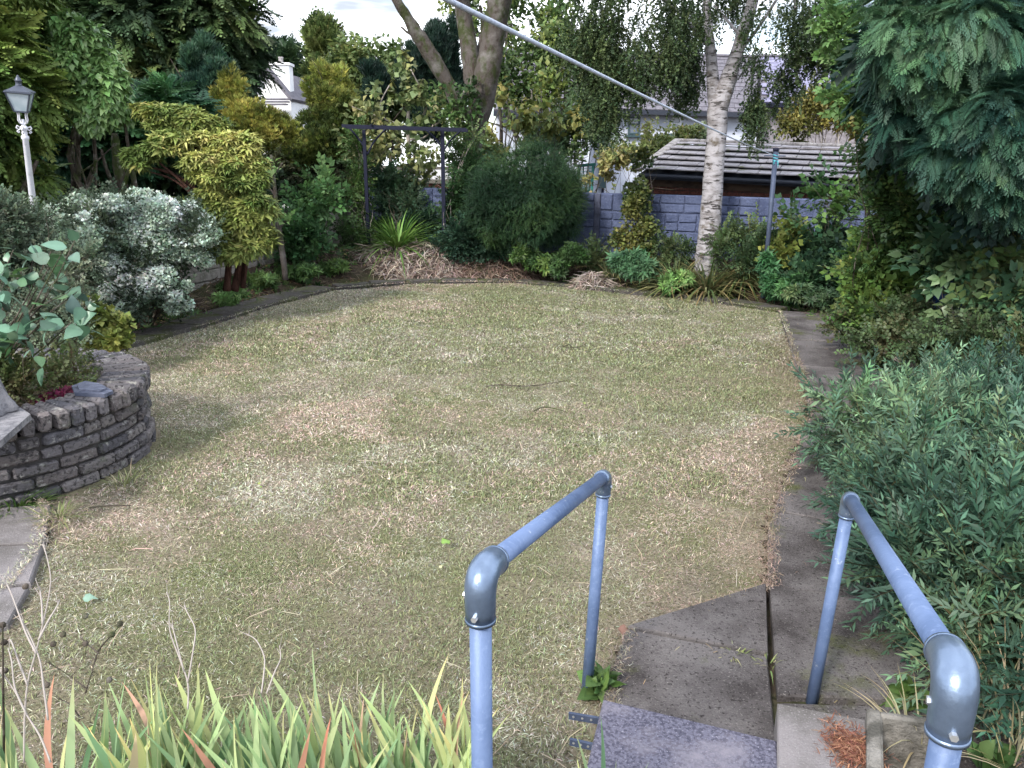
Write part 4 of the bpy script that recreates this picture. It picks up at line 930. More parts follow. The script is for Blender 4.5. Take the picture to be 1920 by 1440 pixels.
# ---- golden conifers
bs = [BL(433, 180, 13.4, 34, 42), BL(440, 215, 13.3, 52, 36), BL(428, 158, 13.4, 16, 22), BL(470, 240, 13.2, 50, 32), BL(495, 265, 13.2, 35, 35), BL(500, 228, 13.3, 30, 22), BL(535, 245, 13.4, 28, 24), BL(470, 205, 13.4, 22, 20)]
shrub('golden_conifer', 'small cone-shaped golden conifer in front of the blue-green cypress', 'tree', gbase(440, 400, 13.4), bs, 4200, 'plume', .10, GOLD, .04, 2, out=.6, up=.7, rand=.3, lump=.35, seed=7, cfreq=3)
bs = [BL(620, 190, 15.5, 42, 54), BL(612, 235, 15.3, 44, 50), BL(640, 235, 15.4, 42, 55), BL(610, 150, 15.6, 24, 24), BL(555, 280, 15.1, 38, 34), BL(600, 290, 15.1, 70, 40), BL(655, 290, 15.3, 35, 40)]
shrub('golden_conifer', 'large spreading golden-green conifer right of the distant white gable', 'tree', gbase(595, 400, 15.4), bs, 8500, 'plume', .12, [(.045, .07, .022), (.13, .165, .04), (.34, .36, .09)], .06, 3, out=.6, up=.5, rand=.35, lump=.45, seed=8, cfreq=2, lfreq=3)
# ---- trees far behind
bs = [BL(487, 112, 41, 22, 26), BL(532, 112, 41, 22, 26), BL(470, 140, 41, 20, 40), BL(520, 140, 40, 60, 45)]
shrub('conifer_tree', 'far dark conifer pair rising behind the bungalow chimneys', 'tree', gbase(505, 300, 41), bs, 2600, 'spray_lo', .5, DG, .1, 2, out=.6, up=.5, rand=.4, lump=.4, seed=9)
bs = [BL(616, 100, 23, 26, 30), BL(620, 145, 23, 34, 30), BL(650, 135, 24, 34, 26), BL(600, 115, 23.5, 12, 26), BL(598, 78, 23, 9, 16)]
t = shrub('conifer_tree', 'spiky light green conifer with whippy tips above the golden conifer', 'tree', gbase(600, 300, 23), bs, 3000, 'spray_lo', .42, [(.05, .09, .03), (.10, .15, .05), (.17, .21, .07)], .1, 2, out=.35, up=.9, rand=.35, lump=.4, seed=10, gap=.3)
bs = [BL(680, 140, 20, 60, 60), BL(730, 190, 19.5, 45, 70), BL(640, 180, 20, 50, 60), BL(700, 250, 19, 60, 50), BL(735, 120, 20, 20, 40)]
shrub('broadleaf_tree', 'light loose-leaved tree mottled yellow-green behind the arch', 'tree', gbase(690, 350, 19.7), bs, 6500, 'leaf', .16, [(.06, .10, .03), (.14, .20, .07), (.26, .28, .09)], .07, 7, 'leaf', 'bark_grey', out=.3, up=.1, rand=.9, lump=.5, seed=11, gap=.42, gfreq=1.3)
for (lab, bs, n, base) in (('tall narrow dark cypress behind the three-stemmed tree', [BL(808, 160, 18.6, 52, 90), BL(790, 210, 18.6, 42, 60), BL(822, 95, 18.7, 32, 50), BL(850, 150, 18.8, 22, 80), BL(815, 65, 18.7, 12, 18)], 6000, (810, 350, 18.8)),
                           ('short narrow dark cypress behind the black arch', [BL(700, 170, 18.2, 24, 45), BL(698, 215, 18.2, 22, 40), BL(706, 132, 18.2, 12, 16)], 1700, (700, 350, 18.3))):
    shrub('cypress_tree', lab, 'tree', gbase(*base), bs, n, 'plume_fine', .20, [(.010, .028, .022), (.018, .045, .030), (.035, .07, .04)], .06, 1, out=.15, up=1, rand=.15, lump=.25, seed=n)
bs = [BL(990, 60, 21, 70, 90), BL(1060, 120, 20.5, 70, 90), BL(960, 160, 20, 50, 70), BL(1010, 190, 19.5, 65, 60), BL(1080, 30, 21, 70, 60), BL(940, 20, 21.5, 60, 60), BL(1070, 210, 19.5, 50, 50), BL(870, 40, 22, 40, 60)]
shrub('broadleaf_tree', 'tall light green tree with grey twigs in front of the ribbed tile roof', 'tree', gbase(1000, 350, 20.5), bs, 10500, 'leaf', .14, [(.05, .09, .03), (.10, .16, .05), (.24, .28, .07)], .08, 16, 'leaf', 'bark_grey', out=.3, up=.1, rand=1, lump=.5, seed=12, gap=.47, gfreq=1.1)
bs = [BL(965, 250, 16.5, 60, 55), BL(1010, 220, 16.6, 60, 45), BL(940, 200, 16.6, 40, 50), BL(1085, 240, 16.6, 30, 50), BL(920, 290, 16.3, 50, 30)]
shrub('broadleaf_tree', 'yellowing large-leaved small tree in front of the brown-framed window', 'tree', gbase(965, 350, 16.7), bs, 2900, 'leaf', .15, [(.05, .08, .025), (.13, .16, .04), (.32, .30, .09)], .04, 10, 'leaf', 'bark_grey', out=.3, up=-.3, rand=.9, lump=.5, seed=13, gap=.47, gfreq=1.4)
# ---- the three-stemmed tree behind the dark bush
t = thing('broadleaf_tree', 'mossy grey-barked tree forking into three stems behind the rounded dark bush', 'tree', gbase(885, 300, 14.9))
trunkmesh(t, [[(878, 360, 14.9, 42), (882, 290, 14.9, 34), (892, 235, 14.9, 36), (903, 190, 14.9, 42), (915, 130, 14.8, 42), (925, 70, 14.8, 40), (936, 0, 14.7, 40), (950, -120, 14.6, 30)],
              [(900, 215, 14.9, 26), (888, 160, 15.0, 30), (880, 90, 15.1, 30), (868, 20, 15.2, 28), (858, -100, 15.3, 22)],
              [(897, 225, 14.9, 20), (862, 205, 14.7, 22), (842, 160, 14.6, 24), (812, 110, 14.5, 27), (785, 68, 14.4, 24), (762, 30, 14.3, 17), (738, -10, 14.2, 15), (700, -90, 14.1, 9)],
              [(905, 185, 15, 14), (890, 130, 15.1, 10), (905, 60, 15.2, 7), (900, 10, 15.2, 5)], [(785, 68, 14.4, 8), (766, 62, 14.4, 4), (752, 50, 14.4, 3)]], 'bark_grey', wob=.09, n=14)
bs = [BL(870, 260, 14.6, 30, 90), BL(830, 200, 14.4, 40, 40), BL(880, 180, 14.6, 18, 40), BL(1000, -120, 14.5, 260, 90)]
foliage(t, [cloud(bs[:3], 700, 'leaf', .09, MG, out=.4, rand=1, lump=.4, seed=14, gap=.4), cloud(bs[3:], 2500, 'leaf', .14, LG, out=.4, rand=1, lump=.4, seed=15, gap=.4)])
# ---- straggly fruit tree over the arch
bs = [BL(770, 170, 15.0, 50, 30), BL(720, 190, 15.0, 70, 30), BL(800, 190, 15.0, 60, 35), BL(690, 260, 14.8, 50, 50), BL(780, 290, 15.1, 60, 45), BL(760, 120, 15.0, 20, 40), BL(730, 225, 15.1, 90, 30), BL(850, 230, 15.1, 40, 40)]
t = thing('fruit_tree', 'straggly pale-stemmed fruit tree with sparse yellowish leaves arching over the arch', 'tree', gbase(768, 400, 15.1))
foliage(t, [cloud(bs, 1900, 'leaf_round', .115, [(.06, .10, .04), (.15, .20, .08), (.33, .33, .14)], out=.3, up=-.1, rand=1, lump=.5, seed=16, gap=.42, gfreq=2.2)])
trunkmesh(t, [[(775, 430, 15.1, 7), (770, 330, 15.1, 8), (765, 240, 15.1, 7), (768, 180, 15.1, 4)], [(767, 262, 15.1, 4), (800, 255, 15.0, 3), (820, 215, 15.0, 2)], [(720, 250, 15.0, 3), (712, 200, 15.0, 2.5), (730, 160, 15.0, 2)], [(765, 240, 15.1, 4), (800, 200, 15.0, 3), (770, 130, 14.8, 2)], [(815, 235, 15.1, 3), (855, 205, 15.0, 3), (870, 170, 15.0, 2)], [(765, 240, 15.1, 4), (700, 215, 15.0, 3), (660, 200, 14.8, 1.5)]], 'stem_pale', 'trunk', 6, k=4)
# ---- brown-red twiggy hedge inside the arch
bs = [BL(740, 385, 16.5, 60, 55), BL(690, 370, 16.5, 40, 45), BL(800, 380, 16.5, 60, 50), BL(650, 360, 16.4, 50, 35), BL(600, 330, 16, 50, 30)]
shrub('hedge', 'reddish-brown twiggy hedge seen through the arch below the white wall', 'hedge', gbase(740, 420, 16.5), bs, 6500, 'leaf', .075, [(.035, .028, .02), (.10, .055, .05), (.07, .085, .04)], .02, 26, 'leaf', 'bark', out=.4, rand=1, inner=.4, seed=17)
bs = [BL(560, 340, 15.4, 70, 35), BL(625, 340, 15.4, 45, 36), BL(520, 330, 15.0, 50, 50), BL(590, 370, 15.2, 60, 22)]
shrub('shrub', 'tangled dark shrub with grey twigs behind the buff fence', 'shrub', gbase(590, 400, 14.7), bs, 3600, 'twiglet_small', .24, [(.02, .04, .022), (.05, .08, .035), (.14, .15, .09)], .015, 18, 'leaf', 'bark_grey', out=.4, rand=.9, seed=18, inner=.4)
# ---- climbers on the arch
bs = [BL(674, 350, 14.3, 12, 60), BL(705, 430, 14.5, 22, 36), BL(660, 440, 13.9, 22, 30), BL(672, 270, 14.5, 16, 25)]
shrub('climber', 'thin rose climber on the left post of the black arch', 'climber', gbase(700, 450, 14.15), bs, 620, 'twiglet_small', .22, MG, .009, 9, 'leaf', 'stem_pale', out=.4, rand=.9, seed=19, gap=.3)
bs = [BL(868, 330, 14.2, 18, 60), BL(870, 390, 14.1, 26, 50), BL(884, 280, 14.2, 20, 35), BL(856, 300, 14.4, 10, 30)]
shrub('climber', 'leafy green climber swamping the right post of the black arch', 'climber', gbase(850, 450, 13.9), bs, 1500, 'twiglet_small', .22, [(.02, .05, .02), (.05, .11, .04), (.13, .18, .07)], .009, 12, 'leaf', 'stem_pale', out=.4, rand=.9, seed=20, gap=.33)
# ---- understorey in the far bed
for (nm, lab, base, bs, n, tm, sz, pal, kw) in (
    ('shrub', 'dark small-leaved shrub growing under the arch', (765, 470, 14), [BL(762, 380, 14.9, 42, 45), BL(790, 425, 14.6, 45, 26), BL(730, 350, 14.9, 30, 30)], 1700, 'twiglet_small', .22, [(.018, .045, .03), (.04, .09, .05), (.09, .15, .085)], dict(stem=(.008, 12))),
    ('shrub', 'low dark green thicket between the arch and the rounded bush', (880, 480, 13.6), [BL(880, 445, 13.4, 48, 26), BL(920, 455, 13.3, 40, 22), BL(850, 460, 13.5, 34, 14)], 1700, 'twiglet_small', .20, [(.018, .045, .03), (.045, .10, .06), (.10, .16, .10)], dict(stem=(.006, 14))),
    ('leafy_plant', 'bright yellow-green leafy clump below the rounded bush', (1010, 520, 12.9), [BL(985, 480, 12.8, 26, 22), BL(1025, 492, 12.7, 28, 18)], 300, 'rosette', .10, MG + YG[1:], {}),
    ('leafy_plant', 'dark leafy plant at the foot of the panel fence post', (1085, 500, 12.8), [BL(1075, 480, 12.7, 28, 22), BL(1050, 500, 12.5, 20, 16)], 260, 'rosette', .10, MG, {}),
    ('leafy_plant', 'rounded dark glossy plant in front of the ivy-clad post', (1190, 530, 12.3), [BL(1180, 488, 12.2, 32, 26), BL(1205, 500, 12.1, 26, 20)], 330, 'rosette', .115, [(.025, .07, .035), (.05, .12, .06), (.09, .18, .09)], {}),
    ('leafy_plant', 'lime-green broad-leaved plant in front of the strap-leaved clump', (1268, 550, 11.7), [BL(1268, 522, 11.6, 24, 18), BL(1250, 540, 11.5, 12, 12)], 90, 'rosette', .11, LG + [(.30, .38, .10)], {}),
    ('leafy_plant', 'deep green leafy clump at the foot of the clothes pole', (1490, 570, 10.9), [BL(1455, 540, 10.9, 30, 22), BL(1490, 535, 10.8, 38, 26), BL(1440, 500, 11, 18, 22)], 520, 'rosette', .115, [(.02, .07, .03), (.045, .13, .05), (.09, .2, .07)], {}),
    ('shrub', 'yellow-leaved spindly sprigs rising beside the clothes pole', (1460, 540, 11.3), [BL(1462, 470, 11.3, 22, 32), BL(1480, 440, 11.4, 18, 22)], 130, 'twiglet_round', .20, [(.10, .15, .04), (.26, .30, .08)], dict(stem=(.005, 4))),
    ('shrub', 'dark bramble thicket right of the clothes pole against the concrete fence', (1560, 570, 10.9), [BL(1540, 500, 11.2, 50, 34), BL(1590, 520, 10.8, 44, 36), BL(1520, 530, 10.9, 42, 26), BL(1500, 470, 11.4, 28, 16), BL(1620, 490, 10.8, 28, 28), BL(1555, 455, 11.3, 22, 20)], 2200, 'twiglet_round', .21, [(.018, .045, .028), (.04, .09, .045), (.08, .14, .07)], dict(stem=(.008, 26))),
    ('shrub', 'tall thin-stemmed sapling with large leaves overlapping the shed gutter', (1560, 520, 11.1), [BL(1545, 365, 11.1, 22, 38), BL(1570, 400, 11.1, 20, 28), BL(1612, 390, 11, 14, 40), BL(1500, 400, 11.2, 20, 20)], 110, 'twiglet_round', .24, [(.03, .08, .03), (.06, .13, .04), (.12, .2, .05)], dict(stem=(.007, 7), gap=.3)),
    ('leafy_plant', 'low dark leafy plants along the kerb below the tall pieris', (470, 570, 11.2), [BL(440, 545, 10.8, 30, 16), BL(500, 525, 11.3, 38, 14), BL(560, 510, 11.9, 35, 15), BL(620, 500, 12.6, 32, 14)], 520, 'rosette', .095, MG, {}),
    ('leafy_plant', 'small sprig of green leaves beside the variegated shrub trunk', (430, 575, 10.2), [BL(428, 560, 10.1, 24, 14)], 60, 'rosette', .10, LG, {}),
    ('shrub', 'green lobed-leaf shrub in front of the buff fence', (590, 500, 12.6), [BL(575, 440, 12.4, 28, 30), BL(560, 470, 12.3, 24, 20), BL(610, 385, 12.6, 20, 18), BL(575, 385, 12.7, 24, 24), BL(600, 345, 12.8, 20, 22)], 330, 'twiglet', .24, [(.035, .09, .035), (.08, .17, .06), (.14, .25, .09)], dict(stem=(.010, 8), gap=.25))):
    st = kw.pop('stem', None); shrub(nm, lab, 'shrub' if nm == 'shrub' else 'plant', gbase(*base), bs, n, tm, sz, pal, st[0] if st else .006, st[1] if st else 0, 'leaf', 'bark', out=.5, rand=.7, lump=.3, seed=n, up=.25, **kw)
# ---- strap-leaved clumps
def straps(name, label, cat, base, n, L, wd, pal, spread=1.1, tipc=(1, 1, 1), seg=5, rad=.12, bend=(.6, 1.5), group=None, vari=.15):
    t = thing(name, label, cat, base, group); a = rng.uniform(0, 6.283, n); s = rng.uniform(.08, spread, n)
    pos = np.array(base) + np.stack([np.cos(a) * rad * rng.random(n), np.sin(a) * rad * rng.random(n), 0 * a], 1)
    d = np.stack([np.cos(a) * s, np.sin(a) * s, np.ones(n)], 1); up = np.stack([-np.cos(a), -np.sin(a), s], 1) + rng.normal(0, .2, (n, 3))
    tm = [T_blade(wd / L, b, seg, tipc, random.uniform(-.6, .6)) for b in np.linspace(bend[0], bend[1], 5)]
    foliage(t, [inst(tm, pos, d, up, L * rng.uniform(.6, 1.1, n), pick_col(pal, rng.random(n), vari))], 'leaf', 'foliage'); return t
straps('strap_leaf_plant', 'fresh green arching strap-leaved clump at the foot of the black arch', 'plant', gbase(745, 480, 13.65), 260, 1.0, .022, [(.06, .14, .03), (.13, .24, .05), (.2, .32, .08)], 1.3)
g = 'strap-leaved clumps under the birch'
for lab, u, Y, n, L in (('grey-green arching strap clump left of the birch foot', 1270, 11.95, 260, .95), ('untidy strap clump right in front of the birch foot', 1330, 11.75, 300, .95), ('strap clump with browning tips right of the birch', 1395, 11.8, 240, .85), ('sparse arching strap clump below the ivy-clad post', 1150, 12.7, 70, .95)):
    straps('strap_leaf_plant', lab, 'plant', gbase(u, 500, Y), n, L, .016, [(.05, .09, .035), (.11, .16, .07), (.26, .22, .12), (.2, .26, .12)], 1.5, (1.3, 1.05, .7), group=g)
# ---- dark rounded bush
bs = [BL(985, 372, 13.2, 98, 92, .95), BL(930, 385, 13.1, 55, 72, .6), BL(1045, 380, 13.1, 46, 72, .6)]
t = thing('rounded_bush', 'large rounded dark green bush with arching tips before the panel fence', 'bush', gbase(985, 480, 13.4))
foliage(t, [cloud(bs, 17000, 'needle', .13, [(.014, .045, .022), (.03, .08, .034), (.075, .145, .05)], out=.55, up=-.25, rand=.8, lump=.24, lfreq=3.4, seed=21, cfreq=2.5, frag=0, shell=.07, inner=.3),
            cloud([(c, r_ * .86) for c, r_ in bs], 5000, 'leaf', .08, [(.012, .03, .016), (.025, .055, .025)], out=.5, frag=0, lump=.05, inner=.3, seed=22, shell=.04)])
stems(t, gbase(985, 480, 13.4), blob_tops(bs, 6), .03, 'bark')
# ---- ivy on the fence
bs = [BL(1195, 360, 13.0, 24, 45), BL(1185, 420, 12.8, 36, 45), BL(1200, 300, 13.1, 26, 18), BL(1215, 450, 12.6, 26, 35), BL(1165, 460, 12.8, 25, 25)]
shrub('ivy', 'yellowish ivy mound climbing over the panel fence left of the birch', 'climber', gbase(1195, 480, 12.9), bs, 3200, 'leaf_round', .06, [(.02, .045, .018), (.07, .10, .03), (.2, .2, .06)], .014, 16, 'leaf', 'bark_grey', out=.6, rand=.8, lump=.45, lfreq=4, seed=22)
# ---- shrubs just beyond the fence, by the shed
bs = [BL(1145, 320, 16, 40, 38), BL(1180, 290, 16.2, 40, 32), BL(1110, 350, 15.8, 25, 20), BL(1230, 268, 17.2, 40, 35), BL(1290, 250, 17.5, 25, 22)]
shrub('shrub', 'pale yellow-green shrub beyond the fence, left of the shed roof', 'shrub', gbase(1180, 380, 16.2), bs, 3800, 'leaf', .09, [(.08, .12, .04), (.2, .24, .08), (.36, .33, .14)], .012, 10, out=.4, rand=.9, lump=.5, seed=23, gap=.36, gfreq=2)
bs = [BL(1530, 215, 17.5, 60, 42), BL(1490, 240, 17.4, 36, 32), BL(1580, 225, 17.4, 40, 42), BL(1545, 190, 17.6, 32, 32), BL(1610, 215, 17.6, 30, 40)]
shrub('golden_shrub', 'golden-brown loose shrub rising behind the shed ridge', 'shrub', gbase(1535, 330, 17.6), bs, 6500, 'leaf', .085, [(.06, .07, .02), (.19, .18, .045), (.38, .32, .10)], .02, 16, 'leaf', 'stem_pale', out=.5, rand=.8, lump=.45, seed=24, gap=.3, gfreq=2)
# ---- birch
t = thing('birch_tree', 'white-barked birch forking above the concrete fence with drooping foliage', 'birch', gbase(1330, 460, 12.2))
trunkmesh(t, [[(1322, 620, 12.2, 54.8), (1326, 500, 12.2, 46.5), (1329, 455, 12.2, 41.5), (1333, 400, 12.2, 36.5), (1338, 320, 12.2, 34.0), (1344, 250, 12.2, 33.2), (1346, 205, 12.2, 34.9), (1362, 160, 12.2, 29.9), (1378, 110, 12.2, 22.4), (1394, 60, 12.2, 20.8), (1412, 0, 12.2, 18.3), (1435, -120, 12.2, 11.6)],
              [(1346, 215, 12.2, 28.2), (1338, 170, 12.25, 21.6), (1334, 110, 12.3, 18), (1328, 50, 12.4, 15), (1324, -20, 12.5, 12), (1318, -150, 12.5, 8)],
              [(1490, 30, 12.0, 7), (1492, 8, 12.0, 6), (1487, -30, 12.0, 8)],
              [(1378, 110, 12.2, 5.8), (1430, 40, 12, 5), (1480, -40, 11.9, 4)], [(1330, 90, 12.3, 6), (1270, 20, 12.4, 5), (1200, -40, 12.4, 4)], [(1390, 70, 12.2, 5.0), (1340, 10, 12.6, 4)]], 'bark_birch', wob=.045, n=20, k=6)
def strands(blobs, n, size, pal, seed=0, gap=.4):
    vol = np.array([r[0] * r[2] for _, r in blobs]); k = rng.choice(len(blobs), n, p=vol / vol.sum()); q = norm(rng.normal(size=(n, 3))) * rng.random((n, 1)) ** .4
    pos = np.array([b[0] for b in blobs])[k] + q * np.array([b[1] for b in blobs])[k]; kp = fbm(pos * [1.6, 1.6, .5], seed) > gap; pos = pos[kp]; m = len(pos)
    d = np.stack([rng.normal(0, .5, m), rng.normal(0, .5, m), -np.ones(m)], 1); up = rng.normal(size=(m, 3))
    return inst(TT['strand'], pos, d, up, size * rng.uniform(.6, 1.3, m), pick_col(pal, rng.random(m) * .6 + .4 * fbm(pos, seed + 2), .15))
BP = [(.022, .045, .024), (.045, .08, .035), (.085, .125, .05), (.15, .19, .07)]
bs = [BL(1180, 30, 12.2, 80, 60), BL(1250, 30, 12, 90, 50), BL(1160, 110, 12.3, 45, 70), BL(1230, 100, 11.8, 60, 50), BL(1145, 165, 12.3, 32, 60), BL(1150, 220, 12.3, 24, 45), BL(1185, 155, 12.2, 28, 34), BL(1240, 120, 12, 40, 24), BL(1280, 160, 12.8, 34, 34), BL(1420, 210, 12.3, 26, 50), BL(1470, 150, 12.2, 40, 30), BL(1110, 150, 12.6, 28, 50), BL(1540, 90, 12, 50, 40), BL(1290, 50, 13.0, 45, 50),
      BL(1290, 115, 12.9, 30, 38), BL(1400, -10, 12.9, 50, 40), BL(1450, 40, 11.8, 60, 50), BL(1530, 30, 11.8, 70, 55), BL(1405, 150, 12.5, 18, 60), BL(1410, 190, 12.4, 22, 35), BL(1450, 100, 11.9, 50, 30), BL(1100, 60, 12.6, 50, 60), BL(1580, 60, 11.7, 40, 60), BL(1120, 220, 12.5, 14, 25)]
foliage(t, [strands(bs, 5600, .28, BP, 31, .41)])
foliage(t, [strands([BL(1330, -130, 12.2, 330, 90, 2.0)], 700, .5, BP, 33, .3)])
# ---- apple-green shoots beside the right conifer
bs = [BL(1570, 50, 8.4, 22, 40), BL(1600, 130, 8.2, 26, 50), BL(1650, 190, 8.0, 40, 40), BL(1600, 200, 8.1, 25, 30)]
shrub('broadleaf_tree', 'thin branch of bright apple-green leaves beside the big right conifer', 'tree', gbase(1680, 450, 8.3), bs, 420, 'twiglet', .17, [(.06, .13, .04), (.14, .25, .08), (.25, .36, .12)], .009, 4, out=.4, rand=.8, seed=25, gap=.25)
# ---- big blue-green conifer at right
bs = [BL(1830, 40, 6.4, 150, 120), BL(1930, 180, 6.2, 150, 130), BL(1790, 190, 6.5, 95, 80), BL(1870, 290, 6.2, 110, 70), BL(1990, 60, 6.4, 180, 200), BL(1830, -60, 6.6, 160, 100), BL(1715, 80, 6.7, 55, 50), BL(1960, 310, 6.2, 110, 70), BL(1700, 150, 6.6, 45, 40), BL(1690, 20, 6.7, 50, 40)]
t = thing('conifer_tree', 'big blue-green conifer with drooping feathery sprays filling the upper right', 'tree', gbase(1960, 450, 6.8))
foliage(t, [cloud(bs, 16000, 'spray', .205, [(.010, .034, .026), (.028, .082, .060), (.062, .14, .085), (.13, .25, .135)], out=.75, up=-.38, rand=.36, lump=.5, inner=.22, lfreq=2.4, frag=9, seed=26, cfreq=1.4),
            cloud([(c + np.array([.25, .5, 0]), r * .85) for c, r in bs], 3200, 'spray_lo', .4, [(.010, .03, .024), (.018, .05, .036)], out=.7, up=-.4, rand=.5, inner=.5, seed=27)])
trunkmesh(t, [[(1990, 700, 7.0, 60), (1970, 350, 6.9, 48), (1960, 0, 6.9, 30), (1960, -200, 6.9, 14)], [(1965, 250, 6.9, 14), (1850, 200, 6.5, 9), (1760, 210, 6.2, 5)], [(1962, 100, 6.9, 14), (1860, 60, 6.5, 9), (1750, 90, 6.2, 4)], [(1970, 360, 6.9, 12), (1890, 330, 6.4, 8), (1800, 340, 6.2, 4)]], 'bark')
# ---- laurel/privet mass below it
bs = [BL(1690, 300, 8.4, 55, 32), BL(1680, 340, 8.4, 35, 22), BL(1630, 308, 8.3, 22, 12), BL(1720, 360, 8.2, 70, 50), BL(1770, 420, 8.0, 90, 55), BL(1850, 430, 7.8, 80, 50), BL(1690, 260, 8.5, 50, 35), BL(1900, 480, 7.6, 60, 60), BL(1720, 300, 8.3, 55, 45), BL(1830, 370, 8.0, 90, 40)]
shrub('privet_shrub', 'dark glossy small-leaved shrub mass hanging over the right end of the shed', 'shrub', gbase(1780, 560, 8.4), bs, 3900, 'twiglet_small', .27, [(.018, .045, .018), (.04, .085, .03), (.08, .15, .045), (.16, .23, .07)], .03, 10, 'leaf_gloss', out=.7, up=-.05, rand=.6, lump=.45, seed=28, lfreq=2.5)
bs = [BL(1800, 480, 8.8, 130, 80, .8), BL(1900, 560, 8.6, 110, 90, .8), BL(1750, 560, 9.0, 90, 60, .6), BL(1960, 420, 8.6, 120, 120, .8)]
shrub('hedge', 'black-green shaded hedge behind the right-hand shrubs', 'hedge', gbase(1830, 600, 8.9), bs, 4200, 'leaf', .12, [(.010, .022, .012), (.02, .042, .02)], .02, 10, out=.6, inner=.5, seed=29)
# ---- bright broadleaf bush
bs = [BL(1650, 480, 8.5, 62, 42), BL(1620, 530, 8.3, 48, 42), BL(1690, 530, 8.3, 55, 45), BL(1640, 590, 8.1, 45, 26), BL(1700, 455, 8.6, 35, 40)]
shrub('bright_bush', 'bright green bush with round leaves beside the far end of path', 'bush', gbase(1660, 620, 8.5), bs, 1250, 'twiglet_round', .19, [(.04, .09, .03), (.09, .17, .05), (.18, .28, .07), (.34, .38, .12)], .010, 16, out=.5, up=.3, rand=.7, lump=.3, seed=30)
bs = [BL(1850, 490, 6.9, 40, 35), BL(1800, 470, 7.0, 45, 26), BL(1900, 560, 6.6, 40, 40), BL(1830, 560, 6.8, 30, 26), BL(1760, 500, 7.1, 26, 25), BL(1870, 430, 7, 40, 25)]
shrub('large_leaf_shrub', 'sparse shrub with big drooping leaves before the dark hedge at right', 'shrub', gbase(1840, 640, 6.9), bs, 330, 'twiglet', .24, [(.03, .075, .04), (.06, .13, .07), (.13, .2, .08), (.3, .33, .12)], .010, 14, 'leaf_gloss', 'stem_pale', out=.4, rand=.8, seed=34, gap=.25)
bs = [BL(1650, 640, 7.4, 60, 26), BL(1740, 640, 6.9, 70, 30), BL(1830, 640, 6.5, 70, 35), BL(1900, 650, 6.2, 50, 40), BL(1600, 610, 8.2, 40, 30), BL(1700, 600, 7.6, 60, 30)]
shrub('undergrowth', 'brown twiggy undergrowth with mixed leaves between bright bush and grey-green bush', 'undergrowth', gbase(1740, 700, 7.0), bs, 1700, 'twiglet_small', .17, [(.04, .045, .028), (.055, .09, .04), (.08, .13, .055), (.12, .12, .06)], .006, 70, 'leaf', 'stem_pale', out=.4, rand=1, lump=.4, seed=35)
# ---- willow-leaved grey-green shrub in the right foreground
t = thing('willow_leaf_bush', 'sprawling grey-green narrow-leaved bush crowding the right handrail', 'bush', (2.5, 3.9, .05))
def E_(c, r): return (np.array(c, float), np.array(r, float))
bs = [E_((2.05, 3.15, .33), (.48, .66, .36)), E_((2.55, 3.9, .33), (.58, .86, .36)), E_((2.95, 4.8, .30), (.62, .72, .30)), E_((2.1, 2.45, .32), (.48, .50, .38)), E_((2.35, 2.0, .3), (.45, .4, .34)), E_((3.3, 4.2, .36), (.8, 1.0, .38)), E_((2.7, 2.9, .42), (.6, .7, .50)), E_((1.85, 2.9, .22), (.36, .45, .26)), E_((2.35, 4.5, .30), (.42, .55, .34)), E_((3.4, 5.2, .30), (.6, .6, .28)), E_((2.0, 3.75, .26), (.32, .5, .30))]
WG = [(.022, .055, .038), (.042, .092, .062), (.075, .14, .092), (.15, .24, .13)]
foliage(t, [cloud(bs, 9500, 'willow', .215, WG, out=.7, up=.12, rand=.6, lump=.25, inner=.35, lfreq=2.5, shell=.14, seed=36, cfreq=2, zmin=.05, frag=8)])
stems(t, (2.4, 3.6, 0), [b[0] + b[1] * norm(rng.normal(size=3)) * [.9, .9, .5] for b in bs for _ in (0, 1, 2)], .014, 'bark', 'stem', .08, 1)
# ---- variegated shrub
bs = [BL(230, 420, 8.8, 85, 60), BL(320, 430, 8.8, 70, 62), BL(270, 500, 8.6, 85, 62), BL(350, 470, 8.8, 50, 40), BL(250, 560, 8.4, 50, 42), BL(320, 550, 8.5, 42, 35), BL(190, 390, 9.0, 60, 35), BL(365, 410, 8.9, 34, 30), BL(200, 440, 8.6, 70, 50), BL(385, 440, 8.7, 26, 22), BL(150, 395, 8.6, 40, 24), BL(120, 410, 8.3, 40, 26), BL(175, 440, 8.3, 45, 40), BL(210, 385, 8.5, 50, 28)]
VG = [(.26, .36, .25), (.46, .56, .46), (.60, .69, .62), (.78, .83, .80)]
shrub('variegated_shrub', 'big mound of white-edged variegated leaves beside the lamp post', 'shrub', gbase(280, 600, 8.9), bs, 44000, 'leaf_round', .034, VG, .02, 16, out=.6, up=.2, rand=.8, lump=.3, lfreq=3.5, inner=.25, seed=37, cfreq=3, shell=.10, frag=4,
      extra=[cloud([(c, r * .72) for c, r in bs], 2200, 'twiglet_small', .16, [(.03, .05, .03), (.07, .10, .06)], out=.5, inner=.5, rand=.8, seed=38, frag=0, lump=.1)])
